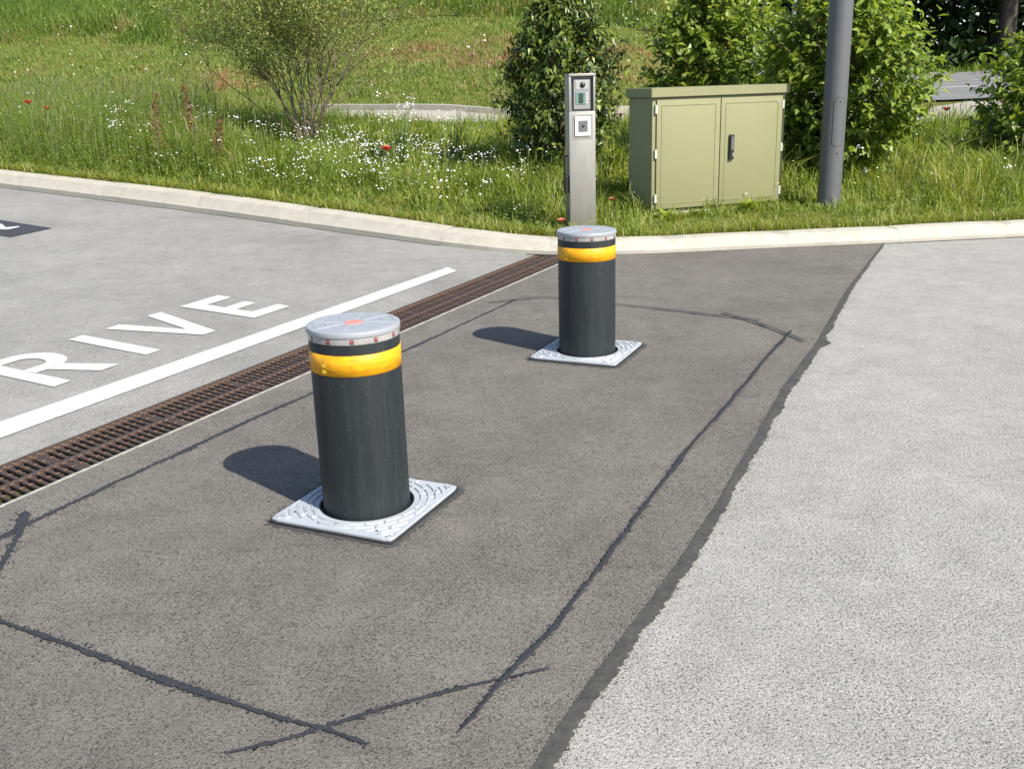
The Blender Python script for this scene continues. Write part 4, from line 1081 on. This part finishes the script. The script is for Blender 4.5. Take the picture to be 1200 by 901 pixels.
shrub('dogwood_shrub', 'low green sapling between the cabinet and the lamp post', at(2.92, 10.3), 0.75, [(0, .2), (.3, .32), (.6, .32), (1, .1)],
      'dogwood', 25, nt=170, leaves_per=11, L=0.075, W=0.042, twig=0.2, base=0.15, shoots=10, limbs=8, limb_r=0.008)

# the open, fine-twigged small tree on the left
def open_tree(name, label, loc, seed):
    rng = np.random.default_rng(seed); t = thing(name, label, 'tree', loc)
    mb = MB(); tips = []
    def grow(p, d, L, r, lev):
        n = 5; pts = [p.copy()]; rad = [r]; q = p.copy()
        for i in range(n):
            d = unit(d + rng.normal(0, 0.10, 3) + np.array([0, 0, 0.03])); q = q + d * L / n; pts.append(q.copy()); rad.append(r * (1 - 0.55 * (i + 1) / n))
            if lev >= 2: tips.append((q.copy(), d.copy()))
        mb.tube(pts, rad, 5 if lev else 7)
        if lev < 3:
            k = (3, 4, 3)[lev]
            for j in range(k + 1):
                f = rng.uniform(0.3, 1.0); s = pts[min(n, int(f * n) + 1)]
                sd = unit(np.cross(d, rdir(1, rng)[0])); grow(s, unit(d * 0.85 + sd * 0.6 + np.array([0, 0, 0.12])), L * rng.uniform(0.45, 0.7), r * 0.48, lev + 1)
    for i in range(17):
        a = 2 * math.pi * i / 17 + rng.uniform(-0.2, 0.2); sp = rng.uniform(0.08, 0.72)
        d = unit(np.array([math.cos(a) * sp, math.sin(a) * sp, 1.0]))
        grow(np.array([rng.normal(0, 0.06), rng.normal(0, 0.06), 0.0]), d, rng.uniform(1.15, 1.6), rng.uniform(0.008, 0.017), 0)
    mb.tube([(0.01, 0, -0.1), (0.0, 0, 0.1), (0.03, 0.0, 0.38)], [0.07, 0.06, 0.035], 8)
    mb.build('trunk', M['bark'], t)
    P = np.array([a for a, b in tips]); D = np.array([b for a, b in tips]); parts = []
    for q in range(6):
        o = P + rng.normal(0, 0.07, P.shape); keep = (o[:, 2] > 0.62) & (rng.uniform(0, 1, len(P)) < 0.8 * (1 - 0.45 * np.exp(-(np.hypot(P[:, 0], P[:, 1]) / 0.4) ** 2)))
        dd = unit(D * 0.5 + rdir(len(P), rng)); nn = unit(np.array([0, 0, 1.0]) + rng.normal(0, 0.6, P.shape)); sz = rng.uniform(0.6, 1.3, len(P))
        parts.append(leaves(o[keep], dd[keep], nn[keep], (0.038 * sz)[keep], (0.017 * sz)[keep], 0.2, 0.1, rng.uniform(0, 1, len(P))[keep] ** 0.9))
    V, F, T = merge(parts); obj('crown', np_mesh('crown', V, F, M['olive_leaf'], T), t)
open_tree('open_tree', 'open small tree with many thin stems and fine sparse olive leaves', at(-2.5, 12.85), 31)

# ------------------------------------------------------------------ grass and wild flowers on the verge
TANX = 0.66       # how far to either side the verge is grown
def scatter(n, x0, x1, y0, y1, rng, cond):
    x = rng.uniform(x0, x1, n); y = rng.uniform(y0, y1, n)
    d, _, _ = kerb_near(x, y); m = (d > 0.2) & (np.abs(x / np.maximum(y, 1)) < TANX) & cond(x, y, d)
    x, y, d = x[m], y[m], d[m]; return np.stack([x, y, ground(x, y) - 0.01], 1), d
def lowfreq(x, y, s, ph): return 0.5 + 0.25 * np.sin(x * s + ph) + 0.25 * np.sin(y * s * 1.3 + x * s * 0.6 + ph * 2)
rng = np.random.default_rng(41)
def before_track(x, y, d): return y < track_front(x) + 0.15
# footprint tests so that nothing grows through cabinet and post
def not_in_things(x, y):
    lx_ = (x - cA[0]) * math.cos(ca) + (y - cA[1]) * math.sin(ca); ly_ = -(x - cA[0]) * math.sin(ca) + (y - cA[1]) * math.cos(ca)
    return ~((lx_ > -0.03) & (lx_ < cw + 0.03) & (ly_ > -0.03) & (ly_ < cdp + 0.03)) & (np.hypot(x - px_, y - py_) > 0.12) & (np.hypot(x - lx, y - ly) > 0.10)
def height_field(x, y, d):
    left = sstep(-2.0, -3.6, x) if False else 1 - sstep(-3.4, -2.0, x)
    right = sstep(2.6, 4.2, x)
    h = 0.09 + 0.16 * sstep(0.3, 1.2, d) + left * 0.21 * sstep(0.5, 1.6, d) + right * 0.06 * sstep(0.5, 2.0, d) + 0.10 * sstep(1.5, 3.5, d) * (1 - right)
    infront = np.exp(-(((x - 1.9) / 0.75) ** 4)) * (1 - sstep(0.9, 1.5, d - 0.33 * (x - 1.2)))
    rat = x / np.maximum(y, 1.0)
    low_ = sstep(-0.30, -0.24, rat) * (1 - sstep(-0.02, 0.02, rat)) * sstep(1.6, 2.8, d)      # low ground cover around the open tree
    post_ = np.exp(-((x - 2.85) / 0.45) ** 4) * (1 - sstep(1.5, 1.9, d))
    return h * (1 - 0.68 * infront) * (1 - 0.40 * low_) * (1 - 0.5 * post_)
def open_ground(x, y, d):
    rat = x / np.maximum(y, 1.0); return (rat > -0.28) & (rat < 0.0) & (d > 1.9)
near = lambda x, y, d: before_track(x, y, d) & not_in_things(x, y)
P, d = scatter(330000, -12, 9, 7, 19, rng, lambda x, y, d: near(x, y, d) & (rng.uniform(0, 1, len(x)) < np.clip(1.25 - 0.16 * d, 0.22, 1)))
hf = height_field(P[:, 0], P[:, 1], d) * rng.uniform(0.45, 1.25, len(P)) * (0.72 + 0.56 * lowfreq(P[:, 0], P[:, 1], 3.1, 1.0))
dry = lowfreq(P[:, 0], P[:, 1], 1.6, 2.0) * 0.25 + 0.10 * (d < 0.5)
jx, jy = P[:, 0] + rng.normal(0, 0.03, len(P)), P[:, 1] + rng.normal(0, 0.03, len(P))
cA1, cT1, cH1 = cell_rand(jx, jy, 0.13, 1), cell_rand(jx, jy, 0.17, 2), cell_rand(jx, jy, 0.21, 3)
hf = hf * (0.45 + 0.95 * cH1 ** 1.4)
tint = np.clip(rng.beta(2.0, 2.4, len(P)) * 0.6 + (cT1 - 0.5) * 0.55 + dry * 0.5 + 0.1 + (rng.uniform(0, 1, len(P)) < 0.05) * 0.4, 0, 1)
V, F, T = blades(P, hf, 0.0045 + 0.007 * rng.uniform(0, 1, len(P)) ** 1.5 + 0.004 * (d > 2), rng.uniform(0.25, 1.25, len(P)), rng, tint, az=cA1 * 2 * np.pi + rng.normal(0, 1.0, len(P)))
tag(obj('verge_grass', np_mesh('verge_grass', V, F, M['grass'], T)), 'green uneven grass growing on the verge behind the kerb', 'grass', kind='stuff')
# fringe leaning over the kerb
x = rng.uniform(-9, 9, 16000); y = np.interp(x, KERB[:, 0], KERB[:, 1]); d_, _, _ = kerb_near(x, y + 0.3)
ang_ = np.where(x < 0.2, 0.58, -0.08)
P = np.stack([x + 0.0, y + np.where(x < 0.3, 0.265, 0.215) + np.abs(rng.normal(0, 0.05, len(x))), 0 * x], 1); dd, _, _ = kerb_near(P[:, 0], P[:, 1])
m = (dd > 0.19) & (rng.uniform(0, 1, len(x)) < 0.3 + 0.7 * lowfreq(x, y, 4.2, 0.3)); P = P[m]; P[:, 2] = ground(P[:, 0], P[:, 1]) - 0.01
V, F, T = blades(P, rng.uniform(0.05, 0.17, len(P)), np.full(len(P), 0.006), rng.uniform(0.3, 1.1, len(P)), rng, np.clip(rng.beta(2, 2, len(P)) + 0.1, 0, 1))
tag(obj('kerb_fringe_grass', np_mesh('kerb_fringe_grass', V, F, M['grass'], T)), 'ragged grass edge lapping the back of the kerb', 'grass', kind='stuff')

# broad-leaved weeds
def weeds(P, h, rng, per=9, L=0.05, W=0.02, tintb=0.0):
    n = len(P); lean = np.stack([rng.normal(0, 0.14, n), rng.normal(0, 0.14, n), np.ones(n)], 1); parts = []
    for q in range(per):
        f = (q + 0.5) / per; a = rng.uniform(0, 2 * np.pi, n)
        base = P + lean * (h * f)[:, None]; D = np.stack([np.cos(a), np.sin(a), rng.uniform(0.1, 0.9, n)], 1)
        sz = (1.15 - 0.6 * f) * rng.uniform(0.6, 1.3, n)
        parts.append(leaves(base, D, np.tile([0, 0, 1.0], (n, 1)) + rng.normal(0, 0.2, (n, 3)), L * sz, W * sz, 0.2, 0.2, np.clip(rng.beta(2, 2, n) + tintb, 0, 1)))
    V, F, T = blades(P, h * 1.02, np.full(n, 0.006), np.abs(rng.normal(0, 0.12, n)), rng, np.full(n, 0.6)); parts.append((V, F, T))
    return merge(parts)
P1, d1 = scatter(26000, -11, -1.7, 7.5, 18, rng, lambda x, y, d: near(x, y, d) & (d > 0.35) & (d < 6) & (rng.uniform(0, 1, len(x)) < 0.28 + 0.6 * (1 - sstep(-3.6, -2.2, x))))
h1 = np.where(open_ground(P1[:, 0], P1[:, 1], d1), 0.35, 1.0) * rng.uniform(0.3, 0.78, len(P1)) * sstep(0.1, 1.5, d1) * (0.55 + 0.45 * (1 - sstep(-3.4, -2.0, P1[:, 0]))) + 0.06
P2, d2 = scatter(14000, -2.2, 8, 7.5, 18, rng, lambda x, y, d: near(x, y, d) & (d > 0.25) & (rng.uniform(0, 1, len(x)) < 0.55))
h2 = np.where((P2[:, 0] > 1.1) & (P2[:, 0] < 3.2) & (P2[:, 1] < 8.9), 0.35, 1.0) * np.where(open_ground(P2[:, 0], P2[:, 1], d2), 0.5, 1.0) * rng.uniform(0.1, 0.36, len(P2)) * (0.6 + 0.4 * sstep(0.3, 2, d2))
Vw = merge([weeds(P1, h1, rng, 10, 0.06, 0.02), weeds(P2, h2, rng, 7, 0.05, 0.019, 0.1)])
tag(obj('meadow_weeds', np_mesh('meadow_weeds', Vw[0], Vw[1], M['weed'], Vw[2])), 'leafy wild meadow plants mixed into the tall verge grass', 'weeds', kind='stuff')
# tall grass stalks with seed heads
P3_, d3 = scatter(17000, -11, 8, 7.5, 18, rng, lambda x, y, d: near(x, y, d) & ~((x > 1.1) & (x < 2.9) & (y < 9.0)) & (d > 0.6) & (rng.uniform(0, 1, len(x)) < 0.13 + 0.42 * (1 - sstep(-3.6, -2.4, x))))
n3 = len(P3_); lf3 = 1 - sstep(-3.4, -2.2, P3_[:, 0]); h3 = np.where(open_ground(P3_[:, 0], P3_[:, 1], d3), 0.4, 1.0) * rng.uniform(0.4, 0.95, n3) * (0.5 + 0.5 * lf3)
az = rng.uniform(0, 6.28, n3); ln3 = np.stack([np.cos(az), np.sin(az), 0 * az], 1) * rng.uniform(0, 0.2, n3)[:, None] + [0, 0, 1]
S1 = blades(P3_, h3, np.full(n3, 0.004), np.zeros(n3), rng, np.full(n3, 0.2))
tp = P3_ + np.array([0, 0, 1.0]) * (h3 * 0.86)[:, None]
S2 = leaves(tp, np.stack([np.cos(az) * .12, np.sin(az) * .12, np.ones(n3)], 1), rdir(n3, rng), rng.uniform(0.07, 0.16, n3), np.full(n3, 0.013), 0.3, 0.0, rng.uniform(0, 1, n3))
S3 = leaves(tp, np.stack([np.cos(az) * .12, np.sin(az) * .12, np.ones(n3)], 1), np.stack([-np.sin(az), np.cos(az), 0 * az], 1) + .01, rng.uniform(0.07, 0.16, n3), np.full(n3, 0.013), 0.3, 0.0, rng.uniform(0, 1, n3))
M['seed'] = m_leaf('grass_seed_heads', [(0, (0.09, 0.13, 0.04)), (0.6, (0.17, 0.19, 0.08)), (1, (0.28, 0.25, 0.13))], 0.7, 0.3)
Vs = merge([S1, S2, S3]); tag(obj('seed_grass', np_mesh('seed_grass', Vs[0], Vs[1], M['seed'], Vs[2])), 'tall pale grass stalks with seed heads in the verge', 'grass', kind='stuff')

# small white (and a few blue and yellow) flowers
def flowers(P, h, r, rng):
    n = len(P); C = P + np.stack([rng.normal(0, 0.03, n), rng.normal(0, 0.03, n), h], 1)
    nr = unit(np.stack([rng.normal(0.15, 0.35, n), rng.normal(-0.25, 0.35, n), np.ones(n)], 1)); a = unit(np.cross(nr, rdir(n, rng))); b = np.cross(nr, a)
    K = 7; vs = [C + nr * (r * 0.25)[:, None]]
    for k in range(K):
        th = 2 * np.pi * k / K; vs.append(C + (a * math.cos(th) + b * math.sin(th)) * (r * (1.0 if k % 2 else 0.72))[:, None])
    V = np.stack(vs, 1).reshape(-1, 3); o = np.arange(n)[:, None] * (K + 1)
    return V, np.concatenate([o + [0, 1 + k, 1 + (k + 1) % K] for k in range(K)])
fx = np.concatenate([rng.normal(-1.2, 0.9, 1500)[:1500], rng.uniform(-4.5, 0.4, 700), rng.uniform(0.4, 7, 350), rng.uniform(-9, -3, 250)])
fy = np.concatenate([np.interp(fx[:1500], KERB[:, 0], KERB[:, 1]) + rng.uniform(0.5, 3.6, 1500), np.interp(fx[1500:2200], KERB[:, 0], KERB[:, 1]) + rng.uniform(0.6, 5, 700), np.interp(fx[2200:2550], KERB[:, 0], KERB[:, 1]) + rng.uniform(0.5, 4, 350), np.interp(fx[2550:], KERB[:, 0], KERB[:, 1]) + rng.uniform(0.6, 4, 250)])
dF, _, _ = kerb_near(fx, fy); mF = (dF > 0.45) & (np.hypot(fx - lx, fy - ly) > 0.35) & (rng.uniform(0, 1, len(fx)) < 0.42) & not_in_things(fx, fy) & before_track(fx, fy, dF); fx, fy, dF = fx[mF], fy[mF], dF[mF]
Pf = np.stack([fx, fy, ground(fx, fy)], 1); hF = height_field(fx, fy, dF) * rng.uniform(0.75, 1.25, len(fx)) + 0.05
sel = rng.uniform(0, 1, len(fx)); rF = rng.uniform(0.005, 0.0105, len(fx))
# clusters: extra blossoms close to some of the flowers
big = rng.choice(len(fx), 110, replace=False)[:110]
Pc = np.repeat(Pf[big], 7, 0) + np.concatenate([rng.normal(0, 0.03, (770, 2)), np.zeros((770, 1))], 1); hc = np.repeat(hF[big] + 0.06, 7) + rng.normal(0, 0.012, 770)
wsel = sel < 0.9
V, F = flowers(np.concatenate([Pf[wsel], Pc]), np.concatenate([hF[wsel], hc]), np.concatenate([rF[wsel], rng.uniform(0.007, 0.012, 770)]), rng)
tag(obj('white_wildflowers', np_mesh('white_wildflowers', V, F, M['white_petal'])), 'many tiny white meadow flowers scattered through the grass', 'wildflowers', kind='stuff')
bs = (sel >= 0.9) & (sel < 0.97); V, F = flowers(Pf[bs], hF[bs] + 0.04, rF[bs] * 1.1, rng)
tag(obj('blue_wildflowers', np_mesh('blue_wildflowers', V, F, M['blue_petal'])), 'few pale blue meadow flowers among the white ones', 'wildflowers', kind='stuff')
ys_ = sel >= 0.97; V, F = flowers(Pf[ys_], hF[ys_], rF[ys_], rng)
tag(obj('yellow_wildflowers', np_mesh('yellow_wildflowers', V, F, M['yellow_petal'])), 'few yellow meadow flowers low in the grass', 'wildflowers', kind='stuff')
# blossoming tall spray of white flowers left of the dark shrub
def spray(x, y, h, label, seed, n=60):
    r_ = np.random.default_rng(seed); t = thing('white_flower_spray', label, 'plant', at(x, y), 0, 'tall white flower sprays')
    mb = MB(); tips = []
    for q in range(14):
        a = r_.uniform(0, 6.28); s_ = r_.uniform(0.05, 0.28); hh = h * r_.uniform(0.7, 1.05)
        p = np.array([math.cos(a) * s_, math.sin(a) * s_, hh]); mb.tube([(0, 0, 0), p * [0.4, 0.4, 0.6], p], [0.004, 0.003, 0.0015], 4); tips.append(p)
    mb.build('stem', M['stem'], t); tips = np.array(tips)
    Pq = np.repeat(tips, n // 14 + 1, 0) + r_.normal(0, 0.035, (14 * (n // 14 + 1), 3))
    V, F = flowers(Pq, np.zeros(len(Pq)), r_.uniform(0.008, 0.014, len(Pq)), r_); obj('blossom', np_mesh('blossom', V, F, M['white_petal']), t)
    W_ = weeds(np.stack([r_.normal(0, 0.1, 14), r_.normal(0, 0.1, 14), np.zeros(14)], 1), r_.uniform(0.5, 0.9, 14) * h, r_, 10, 0.06, 0.018); obj('foliage', np_mesh('foliage', W_[0], W_[1], M['weed'], W_[2]), t)
spray(-1.12, 10.9, 0.86, 'tall white flowering spray left of the dark glossy shrub', 51, 90)
spray(-0.55, 11.2, 0.62, 'shorter white flowering spray close to the dark glossy shrub', 52, 40)

# poppies
def poppy(x, y, h, label, r=0.04, mat='poppy', seed=0):
    r_ = random.Random(seed); t = thing('poppy', label, 'poppy', at(x, y), 0, 'red poppies in the verge')
    mb = MB(); mb.tube([(0, 0, 0), (r_.uniform(-.02, .02), 0.01, h * 0.5), (0, 0, h)], [0.0035, 0.003, 0.0025], 5); mb.build('stem', M['stem'], t)
    for q in range(4):
        mb = MB(); a = q * math.pi / 2 + r_.uniform(-.2, .2); vs = []
        for i in range(4):
            f = i / 3
            for j in range(5):
                g_ = (j - 2) / 2; rad = r * f; th = a + g_ * 0.85 * (1.0 if i else 0.2)
                vs.append((rad * math.cos(th) * 1.0, rad * math.sin(th) - r * 0.25 * f, h + r * (0.9 * f ** 1.3 - 0.15 * abs(g_) * f) + r_.uniform(-.003, .003)))
        mb.add(vs, [(i * 5 + j, i * 5 + j + 1, (i + 1) * 5 + j + 1, (i + 1) * 5 + j) for i in range(3) for j in range(4)], 0, True)
        mb.build('petal', M[mat], t)
    mb = MB(); mb.lathe([(0.0001, h), (0.007, h + 0.004), (0.007, h + 0.014), (0.0001, h + 0.018)], 10); mb.build('seed_head', M['plastic_black'], t)
poppy(-1.091, 9.358, .43, 'large bright red poppy in the white flowers left of the intercom post', 0.052, seed=1)
poppy(-5.223, 11.317, .75, 'red poppy at the far left, left one of the close pair', 0.045, seed=2)
poppy(-4.772, 10.75, .73, 'faded pinkish poppy at the far left, right one of the close pair', 0.038, 'poppy_old', 3)
poppy(5.024, 11.572, .53, 'red poppy near the pale gravel, between the two right shrubs', 0.045, seed=4)
poppy(0.424, 7.71, .11, 'dull red poppy low in the grass at the foot of the intercom post', 0.036, 'poppy_old', 5)
poppy(0.87, 8.218, .19, 'small pale orange poppy between intercom post and cabinet', 0.026, 'poppy_old', 6)
poppy(1.301, 11.386, .5, 'small red poppy right of the dark shrub, near the cabinet lid', 0.03, seed=7)

# rust-brown dock plants
def dock(x, y, h, label, seed):
    r_ = np.random.default_rng(seed); t = thing('dock_plant', label, 'plant', at(x, y), 0, 'rust brown dock plants')
    mb = MB(); mb.tube([(0, 0, 0), (0.01, 0, h * .5), (0.05 * (1 if seed % 2 else -1), 0, h)], [0.007, 0.005, 0.002], 5); mb.build('stem', M['bark'], t)
    n = 190; f = 0.5 + 0.5 * np.sort(r_.uniform(0, 1, n)) - 0.12 * (np.arange(n) % 3 == 0); a = r_.uniform(0, 6.28, n); rad = 0.05 * (1.2 - f) * r_.uniform(0.2, 1.8, n)
    Pq = np.stack([np.cos(a) * rad + 0.05 * (1 if seed % 2 else -1) * f ** 3, np.sin(a) * rad, f * h], 1)
    obj('seed_head', np_mesh('seed_head', *[*leaves(Pq, np.stack([np.cos(a), np.sin(a), np.full(n, 1.2)], 1), rdir(n, r_), r_.uniform(0.02, 0.04, n), np.full(n, 0.016), 0.3, 0, r_.uniform(0, 1, n))][:2], M['dock'], np.repeat(r_.uniform(0, 1, n), 5)), t)['kind'] = 'stuff'
    W_ = weeds(np.stack([r_.normal(0, 0.07, 12), r_.normal(0, 0.07, 12), np.zeros(12)], 1), r_.uniform(0.2, 0.5, 12) * h, r_, 9, 0.09, 0.035); obj('foliage', np_mesh('foliage', W_[0], W_[1], M['weed'], W_[2]), t)
dock(-3.72, 10.9, 0.86, 'leaning rust brown dock plant, left of the two beside the open tree', 61)
dock(-3.28, 10.75, 0.95, 'upright rust brown dock plant, right of the two beside the open tree', 62)
dock(-3.05, 10.8, 0.6, 'short rust brown dock plant nearest the open tree', 63)

# leafy rosette in front of the cabinet
def rosette(x, y, label, seed, sc=1.0):
    r_ = np.random.default_rng(seed); t = thing('leafy_weed', label, 'weed', at(x, y), 0)
    n = 22; a = r_.uniform(0, 6.28, n); D = np.stack([np.cos(a), np.sin(a), r_.uniform(0.25, 1.3, n)], 1)
    V, F, T = leaves(np.zeros((n, 3)) + [0, 0, 0.02], D, np.tile([0, 0, 1.0], (n, 1)), r_.uniform(0.12, 0.2, n) * sc, r_.uniform(0.04, 0.06, n) * sc, 0.2, 0.3, r_.uniform(0.5, 1, n)); obj('foliage', np_mesh('foliage', V, F, M['dogwood'], T), t)
    return t
rosette(2.08, 8.5, 'broad leaved green weed against the cabinet front, under the right door', 71)
rosette(1.33, 8.32, 'green weed at the front left corner of the cabinet', 72, 0.8)
rosette(0.28, 7.33, 'small weed sprouting at the kerb end of the drain grating', 73, 0.3)

# ------------------------------------------------------------------ bank grass
rng = np.random.default_rng(43)
def bank_pts(n, x0, x1, b0, b1):
    x = rng.uniform(x0, x1, n); y = track_back(x) + b0 + (b1 - b0) * rng.uniform(0, 1, n) ** 1.3
    m = (x / y > -0.68) & (x / y < 0.33); x, y = x[m], y[m]; return np.stack([x, y, ground(x, y) - 0.02], 1), y - track_back(x)
P, b = bank_pts(330000, -34, 13, 0.15, 26)
upper = sstep(8.3, 9.6, b + 0.9 * np.sin(P[:, 0] * 0.5)) 
low = lowfreq(P[:, 0], P[:, 1], 0.9, 0.7); low2 = lowfreq(P[:, 0], P[:, 1], 2.7, 1.9)
h = (0.07 + 0.09 * low2 + upper * (0.28 + 0.28 * low)) * rng.uniform(0.5, 1.3, len(P)) + 0.05 * (b < 0.8)
brown = np.exp(-(((P[:, 0] + 1.6) / 1.7) ** 2 + ((b - 5.5) / 1.0) ** 2)) + np.exp(-(((P[:, 0] + 0.2) / 1.0) ** 2 + ((b - 4.0) / 0.6) ** 2)) + 1.1 * np.exp(-(((P[:, 0] - 3.0) / 1.2) ** 2 + ((b - 3.6) / 1.3) ** 2)) + 0.9 * np.exp(-(((P[:, 0] + 6.5) / 1.3) ** 2 + ((b - 3.0) / 0.8) ** 2)) + 0.5 * np.exp(-((b - 9.2) / 0.5) ** 2) * (low2 > .5)
tint = np.clip(rng.beta(2, 2.3, len(P)) * 0.75 + 0.18 * low2 + 1.15 * brown * rng.uniform(0.5, 1, len(P)) - 0.18 * upper, 0, 1)
cT1 = cell_rand(P[:, 0] + rng.normal(0, .08, len(P)), P[:, 1] + rng.normal(0, .08, len(P)), 0.5, 5); cH1 = cell_rand(P[:, 0] + rng.normal(0, .06, len(P)), P[:, 1] + rng.normal(0, .06, len(P)), 0.35, 6)
tint = np.clip(tint + (cT1 - 0.5) * 0.4, 0, 1); h = h * (0.6 + 0.9 * cH1)
V, F, T = blades(P, h, 0.012 + 0.012 * rng.uniform(0, 1, len(P)) + 0.006 * upper, rng.uniform(0.2, 1.0, len(P)), rng, tint)
tag(obj('bank_grass', np_mesh('bank_grass', V, F, M['bankgrass'], T)), 'grass covering the sloping bank, with dry reddish patches', 'grass', kind='stuff')
P, b = bank_pts(13000, -34, 13, 8.6, 22)
W_ = weeds(P, rng.uniform(0.25, 0.75, len(P)), rng, 8, 0.10, 0.035, 0.05)
tag(obj('bank_weeds', np_mesh('bank_weeds', W_[0], W_[1], M['weed'], W_[2])), 'lush tall weeds along the top of the bank', 'weeds', kind='stuff')
P, b = bank_pts(5200, -30, 12, 3, 20); m = (rng.uniform(0, 1, len(P)) < np.where((P[:, 0] > 2) & (b > 8), 1.0, 0.12)); P = P[m]
V, F = flowers(P, rng.uniform(0.12, 0.5, len(P)), rng.uniform(0.015, 0.03, len(P)), rng)
tag(obj('bank_flowers', np_mesh('bank_flowers', V, F, M['white_petal'])), 'tiny white flowers dotted over the bank', 'wildflowers', kind='stuff')

# ------------------------------------------------------------------ dark wood across the road
def forest_tree(x, y, H, cr, label, seed, tr=0.22, n=2600):
    r_ = np.random.default_rng(seed); t = thing('forest_tree', label, 'tree', at(x, y), 0, 'trees of the wood across the road')
    mb = MB(); mb.tube([(0, 0, -0.3), (0.05, 0, 1.0), (r_.normal(0, .1), r_.normal(0, .1), H * 0.45), (r_.normal(0, .3), r_.normal(0, .3), H * 0.92)], [tr * 1.35, tr, tr * 0.75, tr * 0.15], 10)
    for q in range(9):
        z = H * r_.uniform(0.25, 0.8); a = r_.uniform(0, 6.28); L = cr * r_.uniform(0.5, 0.95)
        mb.tube([(0, 0, z), (math.cos(a) * L * .5, math.sin(a) * L * .5, z + L * .25), (math.cos(a) * L, math.sin(a) * L, z + L * .4)], [tr * .35, tr * .22, tr * .06], 6)
    mb.build('trunk', M['bark_dark'], t)
    lp = Lump(r_, 22, 0.3); d = rdir(n, r_); rr = r_.uniform(0, 1, n) ** 0.4 * lp(d)
    X = d * rr[:, None] * [cr, cr, H * 0.36] + [0, 0, H * 0.63]; parts = []
    for q in range(3):
        o = X + r_.normal(0, 0.28, X.shape)
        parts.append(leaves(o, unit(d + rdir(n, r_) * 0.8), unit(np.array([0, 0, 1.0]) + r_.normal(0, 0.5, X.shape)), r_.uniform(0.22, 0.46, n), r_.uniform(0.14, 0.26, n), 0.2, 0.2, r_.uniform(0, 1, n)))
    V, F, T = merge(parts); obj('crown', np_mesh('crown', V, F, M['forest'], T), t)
fl = [(24.2, 50.0, 17, 6.5, 'tree with the thick pale trunk standing in the dark wood beyond the road', .42), (17.0, 51.5, 16, 6, 'leftmost dark tree of the wood seen above the road', .25), (12.5, 51, 15, 6, 'dark tree of the wood behind the road signs', .25),
      (20.6, 53.5, 18, 6.5, 'dark tree of the wood left of the thick pale trunk', .22), (29, 50.5, 16, 6.5, 'dark wood tree whose crown hangs in at the right picture edge', .28), (7.8, 52, 15, 6, 'dark tree of the wood behind the bank end', .25), (34.5, 52, 17, 6.5, 'farthest right dark tree of the wood, beyond the one with hanging crown', .3)]
for i, (x, y, H, cr, lb, tr) in enumerate(fl): forest_tree(x, y, H, cr, lb, 80 + i, tr)
# the wood's depth: undergrowth and more leaves as one mass
r_ = np.random.default_rng(90); n = 60000
x = r_.uniform(2, 62, n); y = r_.uniform(48.8, 74, n); z = r_.uniform(0, 1, n) * (1.2 + 15 * sstep(49.5, 60, y)) ; m = x / y > 0.1; x, y, z = x[m], y[m], z[m]
Pq = np.stack([x, y, ground(x, y) + z], 1); n = len(x)
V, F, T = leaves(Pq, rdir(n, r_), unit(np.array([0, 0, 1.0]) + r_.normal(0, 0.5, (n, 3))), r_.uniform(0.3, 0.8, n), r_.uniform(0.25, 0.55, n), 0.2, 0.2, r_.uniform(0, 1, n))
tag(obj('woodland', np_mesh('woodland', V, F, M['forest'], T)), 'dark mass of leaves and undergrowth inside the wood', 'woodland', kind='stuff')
n = 9000; x = r_.uniform(4, 60, n); y = ry(x, 1.0) + r_.uniform(2.3, 6, n); P = np.stack([x, y, ground(x, y)], 1)
V, F, T = blades(P, r_.uniform(0.2, 0.6, n), np.full(n, 0.03), r_.uniform(0.2, 0.9, n), r_, r_.uniform(0, 0.6, n))
tag(obj('wood_edge_grass', np_mesh('wood_edge_grass', V, F, M['bankgrass'], T)), 'shaded grass strip along the edge of the wood', 'grass', kind='stuff')
